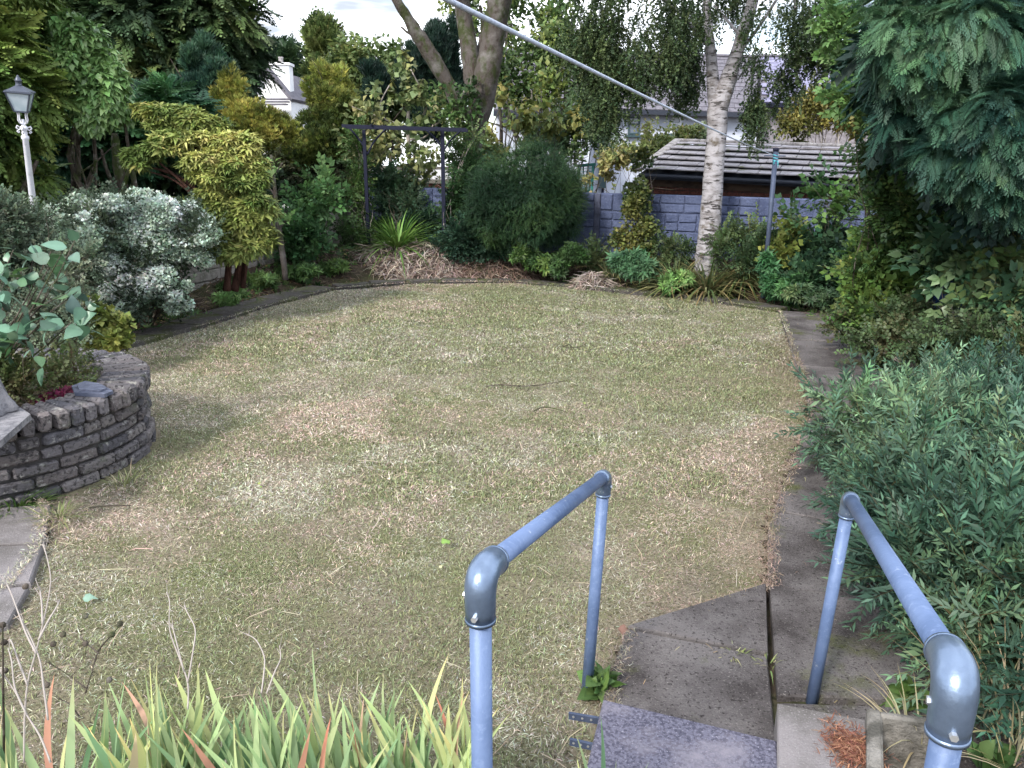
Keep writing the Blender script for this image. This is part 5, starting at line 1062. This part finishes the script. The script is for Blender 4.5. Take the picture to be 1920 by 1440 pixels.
# ---- small-leaved mixed bush at far left
bs = [BL(40, 440, 7.2, 90, 62), BL(100, 490, 7.0, 70, 50), BL(20, 520, 6.8, 80, 60), BL(120, 550, 6.9, 50, 45), BL(150, 510, 7.2, 40, 45), BL(-40, 450, 6.9, 90, 90), BL(100, 590, 6.6, 70, 35)]
shrub('mixed_bush', 'twiggy dull green small-leaved bush around the base of the lamp post', 'bush', gbase(70, 600, 7.2), bs, 7600, 'twiglet_small', .13, [(.045, .07, .045), (.085, .125, .08), (.16, .21, .14), (.24, .28, .20)], .007, 22, out=.45, up=.2, rand=.9, lump=.35, seed=39, inner=.4)
bs = [BL(215, 610, 6.9, 34, 28), BL(190, 640, 6.7, 34, 16), BL(175, 585, 6.8, 25, 25), BL(235, 640, 6.9, 18, 13)]
shrub('yellow_leaf_bush', 'small yellow-green round-leaved bush tucked behind the brick planter', 'bush', gbase(205, 660, 6.9), bs, 1300, 'leaf_round', .055, [(.08, .11, .03), (.2, .24, .06), (.38, .38, .10)], .006, 8, out=.5, up=.3, rand=.7, lump=.3, seed=40, cfreq=4)
# ---- pieris
t = thing('pieris_shrub', 'tall layered yellow-green shrub with whorled leaves on reddish trunks', 'shrub', gbase(430, 540, 9.9))
bs = [BL(320, 215, 9.9, 52, 20), BL(390, 235, 9.8, 60, 22), BL(430, 265, 9.7, 52, 24), BL(350, 260, 9.6, 48, 20), BL(265, 290, 9.5, 32, 16), BL(300, 275, 9.5, 36, 16), BL(380, 300, 9.5, 50, 20), BL(450, 300, 9.6, 50, 25), BL(430, 335, 9.5, 60, 22), BL(475, 345, 9.6, 32, 28), BL(255, 305, 9.4, 18, 12), BL(420, 375, 9.5, 50, 20), BL(480, 380, 9.5, 28, 22), BL(400, 400, 9.4, 40, 18), BL(350, 232, 9.8, 60, 20), BL(275, 212, 9.9, 28, 14)]
b2 = [BL(430, 400, 9.5, 60, 26), BL(465, 425, 9.5, 42, 28), BL(405, 440, 9.5, 42, 26), BL(480, 455, 9.5, 30, 20), BL(380, 410, 9.5, 40, 20), BL(440, 465, 9.4, 44, 22), BL(490, 400, 9.6, 25, 25), BL(345, 400, 9.8, 40, 18)]
PG = [(.09, .14, .035), (.20, .25, .07), (.34, .37, .11), (.46, .46, .16)]
foliage(t, [cloud(bs, 3600, 'rosette', .105, PG, out=.35, up=.75, rand=.3, lump=.4, lfreq=3, inner=.12, shell=.15, frag=5, seed=41, cfreq=2.5), cloud(b2, 2200, 'rosette', .12, [(.07, .11, .03), (.16, .2, .055), (.28, .31, .09)], out=.4, up=.6, rand=.4, lump=.4, inner=.25, seed=42)])
trunkmesh(t, [[(425, 545, 9.7, 14), (428, 490, 9.7, 12), (415, 430, 9.7, 14), (370, 360, 9.7, 8), (320, 325, 9.6, 5), (262, 310, 9.5, 3)], [(440, 545, 9.8, 15), (448, 490, 9.8, 12), (440, 420, 9.8, 14), (400, 330, 9.7, 8), (350, 250, 9.8, 4)], [(455, 540, 9.8, 10), (462, 470, 9.8, 8), (460, 400, 9.7, 8), (470, 330, 9.7, 5)],
              [(415, 430, 9.7, 8), (350, 350, 9.6, 5), (280, 290, 9.5, 3)], [(430, 410, 9.7, 9), (360, 320, 9.7, 5), (290, 240, 9.9, 3)], [(400, 400, 9.7, 7), (330, 340, 9.6, 4), (270, 320, 9.5, 2)], [(440, 420, 9.8, 8), (420, 330, 9.7, 5), (400, 250, 9.7, 3)], [(436, 415, 9.7, 7), (380, 350, 9.6, 4), (345, 300, 9.6, 3)]], 'bark_red', wob=.12, n=10)
# ---- leaning bare stick tree at the fence
t = thing('sapling', 'thin bare-stemmed leaning sapling between the pieris and the buff fence', 'tree', gbase(535, 520, 11.6))
trunkmesh(t, [[(536, 525, 11.6, 12), (524, 430, 11.6, 9), (516, 360, 11.6, 7), (508, 290, 11.6, 4)], [(524, 430, 11.6, 4), (545, 400, 11.6, 3)], [(518, 370, 11.6, 4), (500, 345, 11.6, 3)], [(513, 330, 11.6, 3), (530, 305, 11.6, 2)]], 'bark_grey', wob=.1, n=8)
foliage(t, [cloud([BL(512, 300, 11.6, 14, 20), BL(530, 400, 11.5, 20, 20)], 60, 'leaf', .09, LG, out=.4, rand=1, seed=43)])
# ---- planter plants
t = thing('large_leaf_plant', 'leggy shrub with big round blue-green leaves growing in the brick planter', 'plant', (PLC[0] - .1, PLC[1], .36))
bs = [BL(60, 520, 4.9, 62, 45), BL(20, 560, 4.7, 50, 50), BL(120, 480, 4.9, 30, 34), BL(130, 600, 4.6, 55, 35), BL(60, 640, 4.5, 60, 45), BL(0, 640, 4.5, 40, 60), BL(150, 560, 4.9, 25, 30), BL(40, 470, 5.0, 30, 25), BL(140, 450, 5.0, 14, 12)]
c_ = cloud(bs, 115, 'ovate', .095, [(.035, .08, .05), (.07, .15, .09), (.14, .24, .17), (.09, .17, .04)], out=.5, up=.0, rand=.7, lump=.2, inner=.4, seed=44)
foliage(t, [c_], 'leaf_gloss'); stems(t, (PLC[0] - .1, PLC[1], .36), blob_tops(bs, 16, .8), .011, 'bark', 'stem', .05, 2)
straps('grass_tuft', 'bright yellow-green grass tuft inside the planter rim', 'grass tuft', (*G(152, 712, .45)[:2], .36), 170, .20, .005, [(.16, .22, .05), (.3, .36, .09)], 1.4, rad=.1)
straps('grass_tuft', 'pale straggling grass tuft by the slate in the planter', 'grass tuft', (*G(108, 738, .45)[:2], .36), 80, .20, .005, [(.16, .22, .08), (.36, .38, .18)], 1.8, rad=.12)
straps('grass_tuft', 'dark green grass tuft between the planter foot and the pale paving', 'grass tuft', (*G(30, 950, 0)[:2], 0), 260, .17, .005, [(.05, .10, .03), (.12, .19, .05)], 1.3, rad=.16)
shrub('creeping_plant', 'crimson creeping sedum spilling on the planter coping', 'plant', G(105, 742, .5), [BL(108, 741, 4.6, 24, 9, .08), BL(82, 752, 4.5, 26, 6, .06), BL(128, 731, 4.7, 14, 6, .06)], 420, 'leaf_round', .022, [(.06, .01, .025), (.22, .03, .09), (.3, .10, .13)], .003, 0, out=.4, up=.5, rand=.8, seed=45)
shrub('leafy_weed', 'mixed brown and green weeds filling the planter soil', 'weeds', (PLC[0], PLC[1], .37), [BL(60, 715, 4.6, 70, 24, .3), BL(130, 690, 5.0, 50, 20, .3), BL(20, 700, 4.6, 40, 20, .3)], 420, 'twiglet_small', .12, [(.08, .05, .03), (.08, .12, .04), (.18, .18, .08)], .003, 16, 'leaf', 'stem_pale', out=.4, up=.4, rand=1, seed=46)
# ---- heap of dead clippings, dry debris
def heap(name, label, cat, c, r, n, L, wd, pal, h, seed=0, mound=True, kind=None):
    t = thing(name, label, cat, c); th = rng.uniform(0, 6.283, n); rr = np.sqrt(rng.random(n)); x = c[0] + r[0] * rr * np.cos(th); y = c[1] + r[1] * rr * np.sin(th)
    hz = h * np.clip(1 - rr ** 2.2, 0, 1) * (.6 + .8 * fbm(np.stack([x * 4, y * 4, 0 * x], 1), seed)) * (rng.random(n) ** .25); z = gz(x, y) + hz + .01
    a = rng.uniform(0, 6.283, n); d = np.stack([np.cos(a), np.sin(a), rng.normal(-.05, .25, n)], 1)
    col = pick_col(pal, rng.random(n), .2); foliage(t, [inst([T_blade(wd / L, b, 3) for b in (.2, .6, 1.3)], np.stack([x, y, z], 1), d, np.stack([0 * a, 0 * a, 0 * a + 1], 1) + rng.normal(0, .4, (n, 3)), L * rng.uniform(.4, 1.2, n), col)], 'twig', 'stalks')
    if mound:
        V = [(c[0], c[1], gz1(c[0], c[1]) + h * .85)]; K = 28
        for j in range(1, 7):
            for k in range(K):
                q = j / 6; xx, yy = c[0] + r[0] * q * math.cos(6.2832 * k / K), c[1] + r[1] * q * math.sin(6.2832 * k / K); V.append((xx, yy, gz1(xx, yy) + h * .85 * (1 - q ** 2.2) * (.85 + .3 * random.random()) - .03))
        Fm = [(0, 1 + k, 1 + (k + 1) % K) for k in range(K)] + [(1 + j * K + k, 1 + (j + 1) * K + k, 1 + (j + 1) * K + (k + 1) % K, 1 + j * K + (k + 1) % K) for j in range(5) for k in range(K)]
        make('mound', V, Fm, 'soil', t, None, True)
    return t
DRY = [(.12, .085, .07), (.26, .195, .165), (.40, .325, .28), (.52, .45, .41)]
hc = P(790, 500, 13.35); heap('clippings_heap', 'large pinkish-brown heap of dead stalks at the far end of lawn', 'heap', (hc[0], 13.35, gz1(hc[0], 13.35)), (1.05, .5), 6500, .36, .007, DRY, .34, 1)
hc = P(925, 500, 13.1); heap('clippings_heap', 'lower heap of dead stems trailing right of the large heap', 'heap', (hc[0], 13.3, gz1(hc[0], 13.3)), (.85, .48), 3600, .34, .006, [(.08, .055, .045), (.20, .14, .11), (.34, .26, .22)], .31, 2)
hc = P(1112, 515, 12.35); heap('dead_grass_tuft', 'bleached clump of dead grass in the bed left of the ivy', 'dead grass', (hc[0], 12.35, gz1(hc[0], 12.35)), (.38, .26), 1300, .26, .005, [(.16, .12, .10), (.34, .27, .24), (.5, .44, .4)], .26, 3)
# bed litter along the edges
def litter(name, label, n, region, L, wd, pal, kind='stuff', z0=.01, m='twig', tm=None):
    x, y = region(n); a = rng.uniform(0, 6.283, len(x)); d = np.stack([np.cos(a), np.sin(a), rng.normal(.1, .25, len(x))], 1)
    V, F, Cc = inst(tm or [T_blade(wd / L, b, 2) for b in (.2, .8)], np.stack([x, y, np.maximum(gz(x, y), -.005) + z0 + rng.random(len(x)) * .03], 1), d, np.stack([0 * a, 0 * a, 0 * a + 1], 1) + rng.normal(0, .5, (len(x), 3)), L * rng.uniform(.4, 1.3, len(x)), pick_col(pal, rng.random(len(x)), .2))
    return tag(make(name, V, F, m, None, Cc), label, name.replace('_', ' '), kind=kind)
def reg_bed(n):
    x = rng.uniform(-6, 6, n); y = rng.uniform(5.5, 14.5, n); d = pdist(x, y, LP); k = ~inpoly(x, y, LP) & (d > .30) & (d < 2.2) & ~((np.abs(x + 1.0) < 1.6) & (y > 12.6) & (rng.random(n) < .93)) & (np.hypot(x - PLC[0], y - PLC[1]) > 1.05); k &= ~((x - .3 * y > .2) & (d < .80) & (y < 10)); return x[k], y[k]
litter('dead_stems', 'dry brown stems and stalks strewn over the beds', 42000, reg_bed, .16, .004, [(.06, .045, .035), (.14, .10, .075), (.28, .22, .17)])
litter('fallen_leaves', 'fallen brown and yellow leaves lying in the beds', 9000, reg_bed, .06, .02, [(.09, .05, .03), (.16, .08, .05), (.22, .2, .06), (.05, .09, .03)], m='leaf', tm=TT['leaf'])
def reg_ground(n):
    x, y = reg_bed(n); k = fbm(np.stack([x * .8, y * .8, 0 * x], 1), 77) > .42; return x[k], y[k]
litter('ground_cover', 'low green weeds creeping over the beds', 9000, reg_ground, .09, .03, [(.025, .06, .02), (.06, .12, .04), (.12, .2, .06)], m='leaf', tm=TT['rosette'], z0=.0)
def reg_lawn(n):
    x = rng.uniform(-4, 3.6, n); y = rng.uniform(1.6, 12.6, n); k = inpoly(x, y, LP) & (np.hypot(x - PLC[0], y - PLC[1]) > 1.05); return x[k], y[k]
litter('lawn_litter', 'scattered small dead leaves and pale bits over the lawn', 420, reg_lawn, .022, .015, [(.05, .03, .02), (.2, .1, .07), (.45, .42, .25), (.25, .34, .08), (.6, .52, .4)], m='leaf', tm=TT['leaf_round'], z0=.02)
litter('dry_stalks', 'long dry stalks lying loose in the mown grass', 1500, reg_lawn, .17, .0016, [(.3, .24, .18), (.5, .43, .33)], z0=.03)
def reg_path(n):
    x = rng.uniform(.4, 4.4, n); y = rng.uniform(1.7, 10.5, n); xl = np.interp(y, [2.4, 3.26, 4.02, 5.76, 6.34, 7.66, 10.5], [1.15, 1.23, 1.51, 2.33, 2.55, 2.9, 3.68]); k = (x > xl - .05) & (x < xl + .78) | ((y < 3) & (x > .45) & (x < 1.9)); k &= (rng.random(n) < .35 + .65 * sstep(x - xl, .25, .7)); return x[k], y[k]
litter('path_litter', 'dry needles, stalks and leaf bits scattered on the path', 1900, reg_path, .05, .0016, [(.10, .05, .035), (.25, .17, .1), (.42, .35, .22)], z0=.062)
nd = G(1600, 1405, .2); t = thing('needle_pile', 'rusty brown pile of conifer needles on the buff slab', 'needles', nd)
n = 1500; x = nd[0] + rng.normal(0, .034, n); y = nd[1] + rng.normal(0, .05, n); a = rng.uniform(0, 6.28, n)
foliage(t, [inst([T_blade(.05, .3, 2)], np.stack([x, y, .193 + rng.random(n) * .022], 1), np.stack([np.cos(a), np.sin(a), rng.normal(.1, .2, n)], 1), np.tile([0, 0, 1.], (n, 1)), .03 * rng.uniform(.5, 1.3, n), pick_col([(.08, .035, .025), (.18, .075, .05), (.3, .16, .10)], rng.random(n)))], 'twig', 'needles')
# twigs on the lawn
for lab, pts in (('long thin dark twig lying across the middle of the lawn', ((912, 724), (940, 721), (985, 724), (1030, 719), (1060, 714))), ('short curved twig on the lawn below the long one', ((1002, 770), (1020, 763), (1040, 766), (1062, 772))), ('dark knotted twig lying on the far lawn', ((1056, 650), (1068, 646), (1075, 652), (1100, 648))), ('forked dark twig near the far right kerb', ((1240, 575), (1252, 582), (1266, 585), (1270, 580))), ('thin twig lying on the lawn near the planter', ((168, 952), (200, 948), (245, 948)))):
    g3 = [G(u, v, .035) for u, v in pts]; t = tag(MB().tube(smooth_path(g3, 3), np.linspace(.006, .003, (len(g3) - 1) * 3 + 1), 5, wob=.2).build('twig', 'bark', None, True), lab, 'twig')
# ---- iris clumps in the foreground
IR = [(.14, .26, .14), (.25, .38, .21), (.38, .50, .25), (.50, .57, .26)]
def iris(label, x, y, n, L, pal, tip, lean, seed):
    t = thing('iris_plant', label, 'iris', (x, y, .02), 'irises along the bottom edge')
    Vp = []
    for f in range(n // 5):
        fx, fy = x + rng.normal(0, .085), y + rng.normal(0, .05); fa = rng.uniform(0, 3.14); fl = rng.normal(lean, .16)
        for k in range(5):
            s = (k - 2) * .16 + rng.normal(0, .05); d = np.array([math.cos(fa) * s + fl, math.sin(fa) * s * .6 + rng.normal(0, .08), 1]); dead = rng.random() < .055
            c = pick_col(pal, rng.random(1), .1)[0]; tp = tip if rng.random() < .45 else (1.15, 1.05, .9)
            if dead: c = np.array([(.42, .22, .16), (.5, .42, .28), (.50, .36, .28)][rng.integers(3)])
            Vp.append(xf(T_blade(.0165 * random.uniform(.6, 1.15) / .5, random.uniform(.05, .5), 9, tp, random.uniform(-1.2, 1.2), 4.5), (fx + math.cos(fa) * .012 * (k - 2), fy + math.sin(fa) * .012 * (k - 2), .12), d, (math.cos(fa + 1.57) * random.choice([-1, 1]) * 1.3 + .001, -.7, .3), L * random.uniform(.62, 1.08), c))
    foliage(t, Vp, 'leaf', 'blades'); return t
RT = (1.25, .85, .75)
for q_ in (('iris fan of upright yellow-green blades at the lower left corner', -1.22, 1.78, 30, .62, IR, RT, -.05), ('iris fan with red-tipped blades right of the bleached stems', -.98, 1.74, 40, .68, IR, RT, -.12),
           ('iris fan of broad yellow-green blades left of the tall dry fork', -.84, 1.70, 35, .66, IR[1:], RT, -.10), ('dense blue-green iris fan below the forked dry stem', -.66, 1.76, 45, .66, IR[:3], (1.2, 1.0, .8), -.12), ('blue-green iris fan with nodding blades beneath the short dry shoot', -.50, 1.68, 40, .64, IR[:3], RT, .10),
           ('broad iris fan leaning right with pale pointed blades', -.42, 1.80, 35, .66, IR, RT, .12), ('iris fan with pink streaked dead blades left of the handrail', -.28, 1.70, 45, .68, IR[1:], RT, -.12), ('pale iris fan between the pink-streaked fan and the handrail', -.14, 1.72, 30, .64, IR[1:], RT, -.05),
           ('slim iris shoots right beside the left handrail post', .0, 1.74, 5, .52, IR, RT, .02), ('low blue-green iris fan in front of the red-tipped fan', -.88, 1.56, 30, .58, IR[:3], RT, 0)):
    iris(q_[0], q_[1], q_[2], int(q_[3] * 1.1), q_[4] * .67, *q_[5:], 0)
# ---- dead flower stems
def dry_stem(label, Yd, lines, m='stem_pale', wd=5):
    b = P(*lines[0][0], Yd); t = thing('dried_flower', label, 'dead stem', (b[0], b[1], b[2]), 'dead flower stems above the irises'); mb = MB()
    for ln in lines:
        p3 = [P(u, v, Yd + .03 * i) for i, (u, v) in enumerate(ln)]; w0 = wd * Yd / FOC / 2; pth = smooth_path(p3, 4); mb.tube(pth, np.linspace(w0, w0 * .45, len(pth)), 6, wob=.12)
        if len(ln) > 2:
            e = p3[-1]
            for _ in range(3): mb.tube([p3[-2] + (e - p3[-2]) * random.uniform(.3, .8), e + np.array([random.uniform(-.02, .02), 0, random.uniform(-.01, .03)])], [w0 * .4, w0 * .2], 4)
    mb.build('stem', m, t, True); return t
dry_stem('tall bleached forked stem, rightmost of the two at the left corner', 1.75, [[(45, 1430), (46, 1350), (52, 1280), (68, 1220), (85, 1150), (95, 1090), (88, 1045), (80, 1020)], [(68, 1225), (50, 1190), (35, 1150), (20, 1110), (5, 1080)], [(72, 1200), (90, 1165), (105, 1140), (112, 1125)], [(80, 1170), (78, 1130), (74, 1100)], [(52, 1285), (35, 1240), (20, 1200), (14, 1210)]])
dry_stem('crossing bleached stem running from the left edge', 1.7, [[(95, 1430), (75, 1380), (50, 1340), (30, 1300), (0, 1255)], [(50, 1340), (28, 1290), (22, 1240), (15, 1215)], [(90, 1350), (82, 1290), (75, 1240), (60, 1200), (40, 1160)]])
dry_stem('forked pale stem rising from the middle iris fan', 1.75, [[(352, 1330), (352, 1280), (335, 1230), (318, 1180), (318, 1130), (312, 1110)], [(352, 1280), (362, 1220), (366, 1180), (352, 1150), (345, 1135)], [(345, 1260), (330, 1200), (322, 1170)]], wd=4)
dry_stem('short pale forked shoot above the broad iris fan', 1.72, [[(490, 1300), (495, 1260), (495, 1230), (480, 1200), (460, 1188)], [(500, 1300), (515, 1260), (526, 1235), (524, 1210)]], wd=4)
dry_stem('brown seed-headed stem behind the bleached stems', 1.95, [[(160, 1300), (175, 1250), (185, 1220), (210, 1190), (225, 1172)], [(185, 1225), (160, 1205), (150, 1195)], [(160, 1290), (120, 1260), (85, 1240)], [(150, 1345), (130, 1320), (110, 1310)]], 'bark', 4)
for i, (u, v) in enumerate([]): pass
t = thing('dried_flower', 'dark upright stem with round black seed heads at the left edge', 'dead stem', P(6, 1430, 1.8)); MB().tube([P(8, 1430, 1.8), P(6, 1300, 1.8), P(5, 1170, 1.8)], [.004, .003, .002], 6).build('stem', 'bark', t, True)
for (u, v) in ((5, 1172), (8, 1205), (10, 1258), (225, 1170), (210, 1190), (160, 1207), (100, 1208), (118, 1190), (48, 1100), (160, 1155), (88, 1285), (205, 1275)):
    p = P(u, v, 1.82); MB().lathe(p - [0, 0, .008], [(.001, 0), (.007, .003), (.009, .009), (.006, .015), (.001, .017)], 8).build('seed_head', 'bark', t, True)
# dry grasses by the trough and dandelion weeds
for lab, u, v, n, L in (('bleached wispy dry grass behind the trough at the lower right corner', 1850, 1330, 46, .42), ('thin dry stalks poking out of the stone trough', 1720, 1390, 36, .30), ('dry grass clump at the far lower right edge', 1910, 1400, 34, .5)):
    b = G(u, v, .1); straps('dry_grass', lab, 'dry grass', (b[0], b[1], .08), n, L, .0035, [(.3, .25, .16), (.5, .44, .3), (.22, .24, .1)], 1.0, (1.1, .9, .7), rad=.1, bend=(.2, 1.2), group='dry grasses by the trough')
for lab, u, v, n in (('small dock weed at the foot of the left handrail back post', 1120, 1290, 14), ('broad-leaved weed at the lower right below the elbow', 1840, 1440, 10), ('small leafy weed beside the grey-green bush at the trough', 1690, 1320, 12)):
    b = G(u, v, .02); shrub('weed', lab, 'weed', (b[0], b[1], .0), [E_((b[0], b[1], .05), (.05, .05, .05))], n * 3, 'ovate', .06, MG, .003, 0, out=.6, up=.5, rand=.6, seed=n)
for lab, base, bs, n, tm, sz, pal in (
    ('nettle-like green sprigs standing between the birch foot and the clothes pole', (1400, 520, 12.0), [BL(1375, 440, 12.0, 22, 26), BL(1400, 455, 11.9, 26, 26), BL(1422, 440, 12.0, 14, 28), BL(1350, 470, 11.9, 22, 20)], 420, 'twiglet_small', .18, [(.04, .07, .03), (.08, .13, .05), (.15, .2, .08)]),
    ('bushy dark green plants filling the bed behind the clothes pole', (1480, 540, 11.6), [BL(1440, 470, 11.6, 30, 24), BL(1480, 475, 11.5, 36, 30), BL(1400, 490, 11.6, 28, 18)], 900, 'twiglet_small', .19, [(.02, .045, .024), (.045, .085, .04), (.09, .14, .06)]),
    ('dark leafy scrub below the concrete fence left of the birch', (1250, 500, 12.5), [BL(1245, 470, 12.5, 22, 22), BL(1280, 475, 12.4, 20, 18), BL(1110, 480, 13, 25, 22)], 420, 'twiglet_small', .17, [(.02, .045, .024), (.05, .09, .04), (.12, .16, .07)]),
    ('mixed low weeds at the far right corner of the kerb', (1560, 580, 10.2), [BL(1540, 555, 10.3, 34, 16), BL(1590, 570, 9.8, 26, 22), BL(1500, 550, 10.5, 26, 12)], 500, 'rosette', .09, [(.03, .06, .03), (.07, .12, .05), (.14, .18, .08)])):
    shrub('leafy_plant', lab, 'plant', gbase(*base), bs, n, tm, sz, pal, .006, 6, 'leaf', 'bark', out=.5, rand=.7, up=.3, seed=n)

bs = [BL(1075, 210, 17, 40, 55), BL(1110, 250, 17, 34, 40), BL(1060, 270, 16.8, 40, 30), BL(1130, 190, 17.2, 24, 40), BL(1000, 260, 17, 40, 36)]
shrub('broadleaf_tree', 'soft pale green leafy tree screening the join of the white houses', 'tree', gbase(1085, 380, 17.1), bs, 3600, 'leaf', .10, [(.05, .10, .05), (.11, .18, .08), (.2, .28, .12)], .02, 10, 'leaf', 'bark_grey', out=.4, rand=.9, lump=.5, seed=61, gap=.33, gfreq=2)
bs = [BL(1225, 290, 17.4, 34, 20), BL(1262, 275, 17.6, 26, 18), BL(1305, 255, 17.6, 18, 22)]
shrub('shrub', 'whitish-green feathery shrub between the white house windows and the shed hip', 'shrub', gbase(1250, 380, 17.5), bs, 1900, 'leaf', .10, [(.12, .18, .09), (.26, .33, .18), (.40, .46, .28)], .012, 12, 'leaf', 'bark_grey', out=.4, rand=.9, lump=.5, seed=62, gap=.36, gfreq=2)

for lab, u, v, n in (('wisp of grass growing in the joint between the two wedge slabs', 1375, 1228, 26), ('tiny grass tuft on the path edge halfway down the lawn', 1524, 852, 30), ('small grass tuft at the path corner beside the wedge slab', 1440, 1245, 18), ('grass tuft against the front foot of the brick planter', 232, 905, 60), ('rough grass tuft at the edge of the pale paving', 108, 968, 90)):
    b = G(u, v, .035); straps('grass_tuft', lab, 'grass tuft', (b[0], b[1], .03), n, .065 if n < 50 else .13, .003, [(.10, .16, .05), (.28, .30, .12), (.42, .38, .24)], 1.6, rad=.05 if n < 50 else .12)
for lab, u, v, c in (('curled rusty dead leaf on the grass by the wedge slab corner', 1158, 1180, (.20, .11, .085)), ('fresh green fallen leaf lying on the lawn by the left handrail', 830, 1020, (.22, .36, .09)), ('pale blue-green leaf lying near the dry stalks on the left lawn', 155, 1122, (.25, .38, .30)), ('yellowish curled leaf at the end of the long twig', 1070, 718, (.62, .56, .40))):
    b = G(u, v, .035); V_, F_, C_ = xf(T_ovate(.4, .35, .25), b, (random.uniform(-1, 1), random.uniform(-.5, .5), .12), (0, 0, 1), .06, c); tag(make('fallen_leaf', V_, F_, 'leaf', None, np.clip(C_, 0, 1)), lab, 'leaf')
